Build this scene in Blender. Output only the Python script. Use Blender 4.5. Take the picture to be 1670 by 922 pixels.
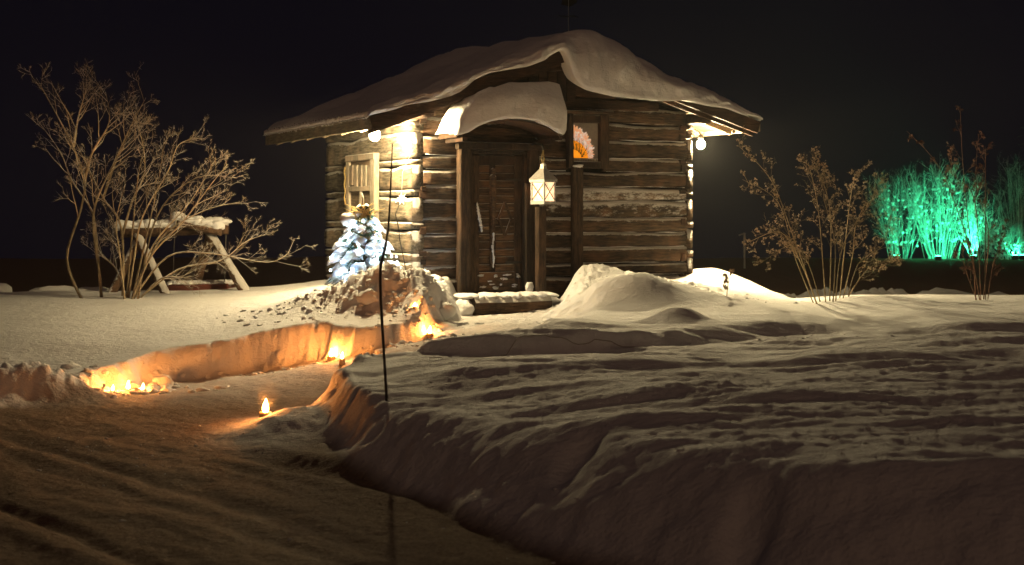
import bpy, bmesh, math, random
import numpy as np
from mathutils import Vector, Matrix

C = bpy.context.scene
for o in list(bpy.data.objects): bpy.data.objects.remove(o)
R = math.radians
COL = C.collection

# ------------------------------------------------------------------ camera, sky, sun, exposure
F_PX, CX, HY, ZC = 2320.0, 835.0, 350.0, 1.7           # focal length in photo pixels, centre, horizon row, eye height
cam_d = bpy.data.cameras.new('camera'); cam = bpy.data.objects.new('camera', cam_d); COL.objects.link(cam)
cam.location = (0, 0, ZC); cam.rotation_euler = (R(90), 0, 0)
cam_d.sensor_width = 36.0; cam_d.lens = F_PX / 1670 * 36.0
cam_d.shift_y = -(461 - HY) / 1670
cam_d.clip_start = 0.1; cam_d.clip_end = 2000
cam_d.dof.use_dof = True; cam_d.dof.focus_distance = 16.6; cam_d.dof.aperture_fstop = 2.8
C.camera = cam
w = bpy.data.worlds.new('World'); C.world = w; w.use_nodes = True
bg = w.node_tree.nodes['Background']
bg.inputs[0].default_value = (0.0028, 0.0022, 0.0046, 1); bg.inputs[1].default_value = 1.0
sun_d = bpy.data.lights.new('sun', 'SUN'); sun = bpy.data.objects.new('sun', sun_d); COL.objects.link(sun)
sun_d.energy = 0.155; sun_d.angle = R(16); sun_d.color = (1.0, 0.56, 0.32)
sun.rotation_euler = (R(66), 0, R(8))
C.view_settings.view_transform = 'Standard'; C.view_settings.look = 'None'
C.view_settings.exposure = 0.0; C.view_settings.gamma = 1.0; C.view_settings.use_curve_mapping = False
C.cycles.use_denoising = True
C.cycles.max_bounces = 6; C.cycles.diffuse_bounces = 4; C.cycles.volume_bounces = 0
C.cycles.sample_clamp_indirect = 6.0

# power of the lamps (radiance of the glowing surfaces)
P_BULB, P_CANDLE, P_LANTERN, P_TREE = 3400.0, 640.0, .85, 420.0
WARM, ORANGE = (1.0, 0.76, 0.39), (1.0, 0.31, 0.055)

# ------------------------------------------------------------------ cabin frame and projection helpers
TH = R(26); CS, SN = math.cos(TH), math.sin(TH)
AX, AY = -1.173, 16.5                                   # front-left wall corner
WD, DP = 3.88, 3.11                                     # wall width and depth
RX, RZ = 1.80, 3.60                                     # ridge
EL, ER = (-0.68, 2.70), (4.52, 2.80)                    # eaves (x, underside z)
YF, YB = -0.50, DP + 0.38
def W3(px, py, Y): return Vector(((px - CX) * Y / F_PX, Y, ZC - (py - HY) * Y / F_PX))
def G3(px, py, z):
    Y = F_PX * (ZC - z) / (py - HY); return Vector(((px - CX) * Y / F_PX, Y, z))
def FR(px, py, yl=0.0):                                 # local (x, z) on the plane y = yl of the cabin
    dx = (px - CX) / F_PX
    t = (yl - SN * AX + CS * AY) / (-SN * dx + CS)
    X = dx * t
    return ((X - AX) * CS + (t - AY) * SN, ZC - (py - HY) * t / F_PX)
def LS(px, py, xl=0.0):                                 # local (y, z) on the plane x = xl
    dx = (px - CX) / F_PX
    t = (xl + CS * AX + SN * AY) / (CS * dx + SN)
    X = dx * t
    return (-(X - AX) * SN + (t - AY) * CS, ZC - (py - HY) * t / F_PX)
def to_world(x, y, z): return Vector((AX + x * CS - y * SN, AY + x * SN + y * CS, z))
def roof_z(x):
    return EL[1] + (x - EL[0]) / (RX - EL[0]) * (RZ - EL[1]) if x < RX else RZ + (x - RX) / (ER[0] - RX) * (ER[1] - RZ)

# ------------------------------------------------------------------ noise
def _hash(ix, iy, seed):
    h = (ix.astype(np.int64) * 374761393 + iy.astype(np.int64) * 668265263 + seed * 982451653) & 0xffffffff
    h = ((h ^ (h >> 13)) * 1274126177) & 0xffffffff
    return (h ^ (h >> 16)) & 0xffffffff
def perlin(x, y, seed=0):
    x = np.asarray(x, float); y = np.asarray(y, float)
    xi = np.floor(x); yi = np.floor(y); fx = x - xi; fy = y - yi
    def g(ox, oy):
        a = _hash(xi + ox, yi + oy, seed) / 4294967295.0 * 2 * np.pi
        return np.cos(a) * (fx - ox) + np.sin(a) * (fy - oy)
    u = fx * fx * fx * (fx * (fx * 6 - 15) + 10); v = fy * fy * fy * (fy * (fy * 6 - 15) + 10)
    return ((g(0,0) * (1-u) + g(1,0) * u) * (1-v) + (g(0,1) * (1-u) + g(1,1) * u) * v) * 1.5
def fbm(x, y, oct=4, seed=0, gain=0.5):
    s = 0; a = 1; f = 1
    for i in range(oct):
        s = s + a * perlin(np.asarray(x) * f, np.asarray(y) * f, seed + i * 17); a *= gain; f *= 2.03
    return s
def sst(a, b, x):
    t = np.clip((x - a) / (b - a), 0, 1); return t * t * (3 - 2 * t)
def n1(x, seed=0): return float(perlin(np.array([x]), np.array([seed * 3.71 + .37]), seed)[0])

# ------------------------------------------------------------------ mesh helpers
PM = {}                                                 # parent world matrices
def setp(o, label=None, cat=None, group=None, kind=None):
    for k, v in (('label', label), ('category', cat), ('group', group), ('kind', kind)):
        if v: o[k] = v
    return o
def thing(name, loc, label, cat, group=None, rz=0.0):
    o = bpy.data.objects.new(name, None); COL.objects.link(o)
    o.location = loc; o.rotation_euler = (0, 0, rz); o.empty_display_size = .1
    PM[o.name] = Matrix.Translation(Vector(loc)) @ Matrix.Rotation(rz, 4, 'Z')
    return setp(o, label, cat, group)
class MB:
    def __init__(s): s.v = []; s.f = []
    def add(s, vs, fs):
        n = len(s.v); s.v += [tuple(p) for p in vs]; s.f += [tuple(i + n for i in f) for f in fs]; return s
    def build(s, name, mat, parent=None, world=False, smooth=False, kind=None, label=None, at=None):
        """at: a point to hang a top-level mesh on, so that it gets its own origin."""
        vs = s.v
        if world and parent is not None:
            m = PM[parent.name].inverted(); vs = [tuple(m @ Vector(p)) for p in vs]
        if at is not None: vs = [(p[0]-at[0], p[1]-at[1], p[2]-at[2]) for p in vs]
        me = bpy.data.meshes.new(name); me.from_pydata(vs, [], s.f); me.update()
        if smooth: me.polygons.foreach_set('use_smooth', [True] * len(me.polygons))
        o = bpy.data.objects.new(name, me); COL.objects.link(o)
        if mat: me.materials.append(mat)
        if parent is not None:
            o.parent = parent; PM[o.name] = PM[parent.name]
        if at is not None: o.location = at; 
        if kind: o['kind'] = kind
        if label: o['label'] = label
        return o
def frame_of(d):
    d = Vector(d).normalized()
    up = Vector((0, 0, 1)) if abs(d.z) < .9 else Vector((0, 1, 0))
    a = d.cross(up).normalized(); b = a.cross(d).normalized()
    return a, b
def tube(mb, pts, rad, n=6, caps=True):
    pts = [Vector(p) for p in pts]; vs = []; fs = []
    if not hasattr(rad, '__len__'): rad = [rad] * len(pts)
    a = None
    for i, p in enumerate(pts):
        d = (pts[min(i+1, len(pts)-1)] - pts[max(i-1, 0)])
        if d.length < 1e-9: d = Vector((0, 0, 1))
        d.normalize()
        if a is None: a, b = frame_of(d)
        else:
            a = a - d * a.dot(d)
            if a.length < 1e-4: a, _ = frame_of(d)
            a.normalize(); b = d.cross(a) * -1
        for k in range(n):
            t = 2 * math.pi * k / n
            vs.append(p + (a * math.cos(t) + b * math.sin(t)) * rad[i])
    for i in range(len(pts) - 1):
        for k in range(n):
            k2 = (k + 1) % n
            fs.append((i*n+k, i*n+k2, (i+1)*n+k2, (i+1)*n+k))
    if caps:
        fs.append(tuple(range(n))[::-1]); fs.append(tuple((len(pts)-1)*n + k for k in range(n)))
    return mb.add(vs, fs)
def beam(mb, p0, p1, w_, h_, side=None, rnd=0.25, segs=1, wob=0.0, seed=0, n_c=1, round_=False):
    """A plank or squared log from p0 to p1: w_ across 'side', h_ the other way; corners eased; optional wobble."""
    p0 = Vector(p0); p1 = Vector(p1); d = (p1 - p0).normalized()
    a, b = frame_of(d)
    if side is not None:
        a = Vector(side); a = (a - d * a.dot(d)).normalized(); b = d.cross(a); 
    prof = []
    if round_:
        for k in range(12):
            t = 2*math.pi*(k+.5)/12; c_, s_ = math.cos(t), math.sin(t)
            e = .42
            prof.append((math.copysign(abs(c_)**e, c_)*w_/2, math.copysign(abs(s_)**e, s_)*h_/2))
    else:
        r = min(w_, h_) * rnd * .5
        for sx, sy in ((1,1),(-1,1),(-1,-1),(1,-1)):
            cx, cy = sx*(w_/2-r), sy*(h_/2-r)
            pts = [(cx+sx*r, cy), (cx, cy+sy*r)]
            if sx*sy < 0: pts.reverse()
            prof += pts
    n = len(prof); vs = []; fs = []
    for i in range(segs + 1):
        t = i / segs; p = p0.lerp(p1, t)
        L = (p1-p0).length * t
        ww = 1 + wob * n1(L * 2.1, seed) * 2.2; hh = 1 + wob * n1(L * 1.7, seed + 5) * 2.2
        ox = wob * .25 * h_ * n1(L * 1.1, seed + 9); oy = wob * .5 * h_ * n1(L * .9, seed + 12)
        for q, (u, v) in enumerate(prof):
            k = 1 + wob * .6 * n1(L * 5 + q * 3.3, seed + 20 + q)
            vs.append(p + a * (u * ww * k + ox) + b * (v * hh * k + oy))
    for i in range(segs):
        for k in range(n):
            k2 = (k+1) % n; fs.append((i*n+k, i*n+k2, (i+1)*n+k2, (i+1)*n+k))
    fs.append(tuple(range(n))[::-1]); fs.append(tuple(segs*n + k for k in range(n)))
    return mb.add(vs, fs)
def box(mb, x0, x1, y0, y1, z0, z1, rnd=.12):
    return beam(mb, (x0, (y0+y1)/2, (z0+z1)/2), (x1, (y0+y1)/2, (z0+z1)/2), y1-y0, z1-z0, side=(0,1,0), rnd=rnd)
_ICO = {}
def ico(sub):
    if sub not in _ICO:
        bm = bmesh.new(); bmesh.ops.create_icosphere(bm, subdivisions=sub, radius=1)
        _ICO[sub] = ([v.co.copy() for v in bm.verts], [tuple(v.index for v in f.verts) for f in bm.faces]); bm.free()
    return _ICO[sub]
def blob(mb, c, r, seed=0, rough=.25, sub=2, freq=1.6, flat=None):
    vs, fs = ico(sub); c = Vector(c); r = r if hasattr(r, '__len__') else (r, r, r)
    A = np.array([tuple(v) for v in vs])
    nz = fbm(A[:,0]*freq + seed*1.37 + A[:,2]*.7, A[:,1]*freq - seed*2.11 + A[:,2]*1.1*freq, 3, seed % 97)
    k = 1 + rough * nz
    out = [(c.x + A[i,0]*r[0]*k[i], c.y + A[i,1]*r[1]*k[i], c.z + A[i,2]*r[2]*k[i]) for i in range(len(A))]
    if flat is not None: out = [(x, y, max(z, flat)) for x, y, z in out]
    return mb.add(out, fs)

# ------------------------------------------------------------------ materials
def mat_new(name):
    m = bpy.data.materials.new(name); m.use_nodes = True; nt = m.node_tree
    return m, nt, nt.nodes['Principled BSDF']
def nd(nt, t, **kw):
    n = nt.nodes.new(t)
    for k, v in kw.items():
        if k.startswith('i_'): n.inputs[k[2:]].default_value = v
        else: setattr(n, k, v)
    return n
def mapping(nt, scale, src='Object'):
    tc = nd(nt, 'ShaderNodeTexCoord'); mp = nd(nt, 'ShaderNodeMapping'); mp.inputs['Scale'].default_value = scale
    nt.links.new(tc.outputs[src], mp.inputs['Vector']); return mp.outputs[0]
def noise(nt, vec, scale, detail=6, rough=.6):
    n = nd(nt, 'ShaderNodeTexNoise'); n.inputs['Scale'].default_value = scale; n.inputs['Detail'].default_value = detail
    n.inputs['Roughness'].default_value = rough; nt.links.new(vec, n.inputs['Vector']); return n.outputs['Fac']
def ramp(nt, fac, stops):
    r = nd(nt, 'ShaderNodeValToRGB'); e = r.color_ramp.elements
    while len(e) < len(stops): e.new(.5)
    for i, (p, c) in enumerate(stops): e[i].position = p; e[i].color = (*c, 1) if len(c) == 3 else c
    nt.links.new(fac, r.inputs[0]); return r.outputs[0]
def bump(nt, bs, pairs):
    prev = None
    for h, st, dist in pairs:
        b = nd(nt, 'ShaderNodeBump'); b.inputs['Strength'].default_value = st; b.inputs['Distance'].default_value = dist
        nt.links.new(h, b.inputs['Height'])
        if prev: nt.links.new(prev, b.inputs['Normal'])
        prev = b.outputs[0]
    nt.links.new(prev, bs.inputs['Normal'])
def math_n(nt, op, a, b=None, clamp=False):
    n = nd(nt, 'ShaderNodeMath', operation=op, use_clamp=clamp)
    for i, v in enumerate((a, b)):
        if v is None: continue
        if isinstance(v, (int, float)): n.inputs[i].default_value = v
        else: nt.links.new(v, n.inputs[i])
    return n.outputs[0]
def mixc(nt, fac, a, b):
    n = nd(nt, 'ShaderNodeMix', data_type='RGBA')
    if isinstance(fac, (int, float)): n.inputs[0].default_value = fac
    else: nt.links.new(fac, n.inputs[0])
    for i, v in ((6, a), (7, b)):
        if hasattr(v, 'default_value') or hasattr(v, 'links'): nt.links.new(v, n.inputs[i])
        else: n.inputs[i].default_value = (*v, 1)
    return n.outputs[2]

def snow_mat(name, col, amp, dirt_and_unlit=False, fine=60):
    m, nt, b = mat_new(name)
    v = mapping(nt, (1, 1, 1)); 
    big = noise(nt, v, 9, 5, .6); sm = noise(nt, v, fine, 5, .7); mid = noise(nt, mapping(nt, (.55, 1.3, 1)), 26, 4, .6)
    c = ramp(nt, big, [(.3, tuple(x*.93 for x in col)), (.7, col)])
    if dirt_and_unlit:
        at = nd(nt, 'ShaderNodeAttribute', attribute_name='packed_and_unlit'); 
        grit_and_unlit = ramp(nt, noise(nt, mapping(nt, (1, 1, 1)), 38, 6, .75), [(.34, (.12, .078, .050)), (.76, (.33, .235, .165))])
        c = mixc(nt, at.outputs['Fac'], c, grit_and_unlit)  # dirt of the packed road, and the painted night darkness of the far field
    nt.links.new(c, b.inputs['Base Color'])
    b.inputs['Roughness'].default_value = .88
    b.inputs['Specular IOR Level'].default_value = .12
    if 'Sheen Weight' in b.inputs: b.inputs['Sheen Weight'].default_value = 0.0
    grn = noise(nt, v, fine*2.6, 3, .8)
    bump(nt, b, [(big, .5, .03*amp), (mid, .75, .022*amp), (sm, .8, .010*amp), (grn, .8, .004)])
    return m
M = {}
M['ground'] = snow_mat('snow_ground', (.82, .82, .83), 1.0, dirt_and_unlit=True)
M['snow'] = snow_mat('snow_soft', (.84, .84, .85), .7)
M['snow_glow'] = snow_mat('snow_translucent', (.86, .88, .92), .8)
_b = M['snow_glow'].node_tree.nodes['Principled BSDF']; _b.inputs['Subsurface Weight'].default_value = .7; _b.inputs['Subsurface Radius'].default_value = (.8, 1.0, 1.2); _b.inputs['Subsurface Scale'].default_value = .10
M['snow_clod'] = snow_mat('snow_clods', (.78, .78, .78), .8)

def wood_mat(name, c0, c1, frost=.0, axis=(1, 8, 8), rough=.8, bs=1.0, streak=5):
    m, nt, b = mat_new(name)
    tc = nd(nt, 'ShaderNodeTexCoord'); oi = nd(nt, 'ShaderNodeObjectInfo')
    off = nd(nt, 'ShaderNodeVectorMath', operation='MULTIPLY_ADD')
    cmb = nd(nt, 'ShaderNodeCombineXYZ')
    for k in range(3): nt.links.new(oi.outputs['Random'], cmb.inputs[k])
    nt.links.new(cmb.outputs[0], off.inputs[0]); off.inputs[1].default_value = (17, 31, 23); nt.links.new(tc.outputs['Object'], off.inputs[2])
    mp = nd(nt, 'ShaderNodeMapping'); mp.inputs['Scale'].default_value = axis; nt.links.new(off.outputs[0], mp.inputs[0])
    g = noise(nt, mp.outputs[0], streak, 7, .68); f = noise(nt, mp.outputs[0], streak*6, 4, .7)
    blot = noise(nt, off.outputs[0], 3.2, 3, .5)
    c = ramp(nt, g, [(.36, c0), (.50, tuple(a*.62+b_*.38 for a, b_ in zip(c0, c1))), (.66, c1)])
    hv = math_n(nt, 'MULTIPLY_ADD', oi.outputs['Random'], .9); nt.nodes[-1].inputs[2].default_value = .5
    mul = nd(nt, 'ShaderNodeMix', data_type='RGBA', blend_type='MULTIPLY'); mul.inputs[0].default_value = 1
    nt.links.new(c, mul.inputs[6])
    cb = nd(nt, 'ShaderNodeCombineColor'); 
    for k in range(3): nt.links.new(hv, cb.inputs[k])
    nt.links.new(cb.outputs[0], mul.inputs[7]); c = mul.outputs[2]
    c = mixc(nt, math_n(nt, 'MULTIPLY', ramp(nt, blot, [(.5, (0,0,0)), (.72, (1,1,1))]), .55), c, tuple(min(1, x*1.45) * k for x, k in zip(c1, (1.1, .92, .85))))
    if frost > 0:
        geo = nd(nt, 'ShaderNodeNewGeometry'); sp = nd(nt, 'ShaderNodeSeparateXYZ'); nt.links.new(geo.outputs['Normal'], sp.inputs[0])
        up = math_n(nt, 'MULTIPLY', math_n(nt, 'MAXIMUM', sp.outputs[2], 0.0), 1.1)
        mp2 = nd(nt, 'ShaderNodeMapping'); mp2.inputs['Scale'].default_value = (1, 1, 2.2); nt.links.new(off.outputs[0], mp2.inputs[0])
        fn = noise(nt, mp2.outputs[0], 9, 8, .75)
        s = math_n(nt, 'ADD', up, math_n(nt, 'MULTIPLY', fn, 1.0))
        s = math_n(nt, 'ADD', s, math_n(nt, 'MULTIPLY', oi.outputs['Random'], .12))
        fac = ramp(nt, s, [(max(0.0, min(.97, 1.02 - frost*.32)), (0,0,0)), (min(1.0, 1.16 - frost*.30), (.85,.85,.85))])
        c = mixc(nt, fac, c, (.62, .60, .58))
    nt.links.new(c, b.inputs['Base Color']); b.inputs['Roughness'].default_value = rough
    b.inputs['Specular IOR Level'].default_value = .25
    bump(nt, b, [(g, .9*bs, .022), (f, .8*bs, .006)])
    return m
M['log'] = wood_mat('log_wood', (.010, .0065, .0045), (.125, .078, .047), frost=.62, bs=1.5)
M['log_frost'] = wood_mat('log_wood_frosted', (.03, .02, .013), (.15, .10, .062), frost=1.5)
M['log_side_lit'] = wood_mat('side_log_wood_lit', (.05, .042, .031), (.26, .225, .17), frost=.4, axis=(8, 1, 8), bs=1.4)  # paler than the front logs: lamplight on this wall is put into the colour
M['gable'] = wood_mat('gable_wood', (.018, .010, .006), (.07, .036, .02))
M['door'] = wood_mat('door_wood', (.009, .006, .004), (.075, .046, .028), frost=.5, axis=(9, 9, 1.2), bs=1.3)
M['door_slat'] = wood_mat('door_slat_wood', (.016, .010, .007), (.13, .078, .044), frost=.6, axis=(1.5, 9, 9))
M['trim'] = wood_mat('trim_wood', (.15, .13, .10), (.40, .35, .28), frost=.5, axis=(9, 9, 1.2))
M['fascia'] = wood_mat('fascia_wood', (.10, .085, .06), (.26, .22, .16), frost=.7, axis=(9, 1, 9))
M['soffit'] = wood_mat('soffit_wood', (.06, .045, .03), (.16, .12, .08), axis=(9, 1, 9))
M['swing'] = wood_mat('swing_wood', (.05, .03, .02), (.19, .115, .07), frost=.25, axis=(3, 3, 3))
M['seat'] = wood_mat('seat_wood', (.06, .02, .015), (.16, .05, .035), axis=(1, 8, 8))
M['gap'] = wood_mat('moss_gap', (.012, .010, .008), (.05, .04, .03), axis=(6, 6, 6))
M['bark'] = wood_mat('bark', (.14, .10, .06), (.42, .32, .20), frost=.5, axis=(6, 6, 2))
M['bark_dark'] = wood_mat('bark_dark', (.10, .055, .035), (.22, .12, .085), axis=(6, 6, 2))
M['stalk'] = wood_mat('dry_stalk', (.2, .155, .09), (.48, .39, .25), axis=(5, 5, 3))
M['seed'] = wood_mat('dry_seed_head', (.2, .15, .10), (.5, .41, .30), axis=(5, 5, 5))
M['far_bark'] = wood_mat('far_frosted_bark', (.35, .35, .33), (.7, .7, .68), axis=(3, 3, 3))
M['needle'] = wood_mat('fir_needles', (.012, .035, .02), (.045, .10, .05), axis=(7, 7, 7))
M['straw'] = wood_mat('straw', (.35, .24, .08), (.65, .48, .20), axis=(6, 6, 3))
def plain(name, col, rough=.5, metal=0.0, emit=None, es=0.0, alpha=None):
    m, nt, b = mat_new(name)
    v = mapping(nt, (1, 1, 1)); n = noise(nt, v, 30, 5, .6)
    nt.links.new(ramp(nt, n, [(.3, tuple(x*.7 for x in col)), (.7, col)]), b.inputs['Base Color'])
    b.inputs['Roughness'].default_value = rough; b.inputs['Metallic'].default_value = metal
    if emit: b.inputs['Emission Color'].default_value = (*emit, 1); b.inputs['Emission Strength'].default_value = es
    bump(nt, b, [(n, .3, .004)])
    return m
M['iron'] = plain('iron', (.05, .045, .04), .5, .7)
M['stake'] = plain('stake_wood', (.03, .022, .02), .8)
M['metal_pale'] = plain('frosted_tin', (.42, .40, .38), .55, .3)
M['wire'] = plain('pale_cable', (.45, .42, .38), .6)
M['wax'] = plain('wax', (.75, .55, .35), .5)
M['bulb'] = plain('bulb_glow', (.9, .9, .8), .4, 0, WARM, P_BULB)
M['bulb_r'] = plain('bulb_glow_right', (.9, .9, .8), .4, 0, (1.0, .79, .42), P_BULB * 2.15)
M['flame'] = plain('flame', (.9, .6, .3), .5, 0, ORANGE, P_CANDLE)
M['pane_glow'] = plain('lantern_pane', (.8, .6, .4), .4, 0, (1.0, .62, .34), P_LANTERN)
_nt = M['pane_glow'].node_tree; _p = _nt.nodes['Principled BSDF']
_tc = nd(_nt, 'ShaderNodeTexCoord'); _mp = nd(_nt, 'ShaderNodeMapping'); _mp.inputs['Location'].default_value = (0, 0, -.42); _mp.inputs['Scale'].default_value = (3.6, 3.6, 3.6)
_nt.links.new(_tc.outputs['Object'], _mp.inputs[0]); _g = nd(_nt, 'ShaderNodeTexGradient', gradient_type='SPHERICAL'); _nt.links.new(_mp.outputs[0], _g.inputs[0])
_n = noise(_nt, _tc.outputs['Object'], 14, 4, .6)
_nt.links.new(math_n(_nt, 'MULTIPLY', math_n(_nt, 'ADD', math_n(_nt, 'MULTIPLY', _g.outputs['Fac'], 2.6), .28), math_n(_nt, 'MULTIPLY', _n, P_LANTERN*2)), _p.inputs['Emission Strength'])
M['lantern_flame'] = plain('lantern_flame', (.9, .7, .4), .5, 0, (1.0, .6, .28), 60)
M['led'] = plain('cold_light', (.8, .9, 1), .4, 0, (.62, .84, 1.0), P_TREE)
M['star'] = plain('star_glow', (.9, .9, .8), .4, 0, (1.0, .86, .6), 7)
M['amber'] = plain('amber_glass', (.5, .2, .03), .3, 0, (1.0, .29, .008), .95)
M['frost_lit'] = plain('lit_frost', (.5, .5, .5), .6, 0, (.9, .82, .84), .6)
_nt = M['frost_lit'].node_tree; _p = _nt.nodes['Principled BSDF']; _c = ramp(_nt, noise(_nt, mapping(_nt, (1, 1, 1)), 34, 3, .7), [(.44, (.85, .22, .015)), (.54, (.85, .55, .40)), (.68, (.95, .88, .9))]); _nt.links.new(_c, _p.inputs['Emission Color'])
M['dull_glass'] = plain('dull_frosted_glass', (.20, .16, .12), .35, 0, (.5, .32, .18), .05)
M['green_lamp'] = plain('green_lamp', (.3, .9, .6), .4, 0, (.06, 1.0, .48), 40)

# thin haze box added to give the lamps a glow
hb = bpy.data.meshes.new('haze'); X_, Y0_, Y1_, Z0_, Z1_ = 60, -12, 64, -3.5, 10.5
hb.from_pydata([(x, y, z) for z in (Z0_, Z1_) for y in (Y0_, Y1_) for x in (-X_, X_)], [], [(0,2,3,1),(4,5,7,6),(0,1,5,4),(1,3,7,5),(3,2,6,7),(2,0,4,6)])
hm = bpy.data.materials.new('haze'); hm.use_nodes = True; hn = hm.node_tree; hn.nodes.clear()
ho = hn.nodes.new('ShaderNodeOutputMaterial'); hv_ = hn.nodes.new('ShaderNodeVolumePrincipled'); hv_.inputs['Density'].default_value = .0009; hv_.inputs['Anisotropy'].default_value = .3; hv_.inputs['Color'].default_value = (.9,.9,.9,1)
hn.links.new(hv_.outputs[0], ho.inputs['Volume']); hb.materials.append(hm)
haze = bpy.data.objects.new('haze', hb); COL.objects.link(haze); haze['kind'] = 'stuff'

# ------------------------------------------------------------------ ground: one sheet of snow
foot = [(-40,6),(-14,9.8),(-7,11.2),(-4.4,12.3),(-3.95,13.0),(-3.5,13.75),(-2.54,14.2),(-2.0,14.3),(-1.28,13.85),(-.83,14.3),(-.62,15.0),(-.55,15.7),(-.50,17.2),
        (.55,17.4),(.45,16.2),(.33,15.3),(.38,14.7),(.42,14.1),(.2,13.4),(-.3,12.75),(-.8,12.45),(-1.25,12.55),(-1.65,12.6),(-1.78,11.7),(-1.66,10.8),(-1.55,10.3),(-1.38,10.0),
        (-.92,9.07),(-.25,7.73),(.19,6.9),(1.2,5.9),(3,4.9),(8,3.5),(14,2),(40,-4),(40,-30),(-40,-30)]
lip = [(-40,7),(-14,10.3),(-7,11.7),(-4.7,12.75),(-4.1,13.35),(-3.6,14.0),(-2.55,14.34),(-2.0,14.43),(-1.25,13.98),(-.98,14.38),(-.86,14.9),(-.8,15.7),(-.75,17.6),
       (.9,17.8),(.85,16.4),(.82,15.5),(1.0,14.75),(.95,14.3),(.62,13.5),(.0,12.35),(-.72,12.1),(-1.2,12.25),(-1.36,11.7),(-1.22,10.75),(-.78,9.65),
       (-.17,8.92),(.62,7.75),(1.15,6.9),(1.75,6.45),(2.35,6.25),(3.6,5.9),(8,4.7),(14,3),(42,-3),(42,-32),(-42,-32)]
def seg_dist(P, poly):
    d = np.full(P.shape[0], 1e9)
    for i in range(len(poly)):
        a = np.array(poly[i]); b = np.array(poly[(i+1) % len(poly)]); ab = b - a
        t = np.clip(((P - a) @ ab) / (ab @ ab), 0, 1)
        d = np.minimum(d, np.hypot(*(P - a - t[:, None] * ab).T))
    return d
def inside(P, poly):
    r = np.zeros(P.shape[0], bool)
    for i in range(len(poly)):
        (x0, y0), (x1, y1) = poly[i], poly[(i+1) % len(poly)]
        c = ((y0 > P[:,1]) != (y1 > P[:,1]))
        with np.errstate(divide='ignore', invalid='ignore'):
            xi = (x1 - x0) * (P[:,1] - y0) / (y1 - y0 if y1 != y0 else 1e-9) + x0
        r ^= c & (P[:,0] < xi)
    return r
def rbf(pts):
    A = np.array(pts, float); n = len(A); d = np.hypot(A[:,None,0]-A[None,:,0], A[:,None,1]-A[None,:,1])
    K = np.zeros((n+3, n+3)); K[:n,:n] = -d + np.eye(n) * -.02; K[:n,n] = 1; K[n,:n] = 1; K[:n,n+1:] = A[:,:2]; K[n+1:,:n] = A[:,:2].T
    K[n+1:, n+1:] = 0
    b = np.concatenate([A[:,2], [0,0,0]]); wt = np.linalg.solve(K + np.diag([0]*n + [1e-9]*3), b)
    lo, hi = A[:,2].min()-.02, A[:,2].max()+.02
    def f(X, Y):
        z = wt[n] + wt[n+1]*X + wt[n+2]*Y
        for i in range(n): z = z - wt[i]*np.sqrt((X-A[i,0])**2 + (Y-A[i,1])**2 + .04)
        return np.clip(z, lo, hi)
    return f
road_z = rbf([(-20,8,0),(-8,9,0),(-4.4,12.3,0),(-4,13,.02),(-3.5,13.9,.05),(-2.54,14.2,.15),(-2,14.3,.22),(-1.7,13.6,.25),(-1.6,12.8,.1),(-1.28,13.85,.40),(-.83,14.3,.5),
              (-.59,15.2,.57),(-.2,15.5,.57),(.2,15.5,.57),(-.3,16.2,.57),(.3,16.5,.58),(0,18,.6),(-1.9,11.5,.04),(-.3,13.2,.54),(.3,14.2,.60),(-.9,12.9,.42),(.3,13.2,.6),(-2.2,12.8,.03),(-3,12.5,.0),(-2.6,11,.0),
              (-1.5,10,0),(0,7.5,0),(2,5,0),(-3,7,0),(0,0,0),(20,0,0),(-20,0,0),(10,3,0),(-10,4,0)])
snow_z = rbf([(-10,19,.62),(-6,18.1,.70),(-4,18.1,.70),(-3,17.5,.72),(-5,15.6,.56),(-3.5,15.1,.54),(-4.6,14.5,.44),(-4.3,13.7,.20),(-5.2,13.4,.15),(-3.75,13.9,.30),(-3.3,14.2,.40),(-3.0,14.4,.45),(-2.5,14.6,.58),(-2,15,.66),(-1.3,14.2,.63),(-1.0,14.6,.72),
              (-2.2,16.3,.86),(-1.6,17,.92),(-3.2,18,.76),(-8,14,.5),(-14,12,.5),(-1.0,15.8,.82),(1.1,15,.60),(1,16.8,.78),(3,17.9,.68),(2.5,16.4,.62),(5,16.5,.62),(8,17,.63),
              (.9,14,.55),(1.5,13.5,.53),(3,14,.57),(5,14,.57),(.2,12.6,.54),(0,11,.55),(-1.2,11.6,.46),(-1.1,10.8,.42),(-.6,9.9,.43),(.05,9.2,.44),(.8,8.1,.49),(1.35,7.2,.53),(2.3,6.5,.57),
              (3,9,.62),(1,10,.57),(3,12,.6),(6,11,.64),(5,7,.65),(12,6,.7),(14,12,.7),(20,17,.65),(-20,18,.6)])
STX = [-1.1,-.7,.08,.7,1.1,2.06,2.7,3.4,4.8,8,20]; STY = [12.55,12.15,11.78,11.95,12.25,13.0,13.2,13.0,13.25,13.4,13.8]
def gauss(X, Y, cx, cy, sx, sy, rot=0, p=2.0):
    c, s = math.cos(rot), math.sin(rot); u = (X-cx)*c + (Y-cy)*s; v = -(X-cx)*s + (Y-cy)*c
    return np.exp(-((u/sx)**2 + (v/sy)**2) ** (p/2))
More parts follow.
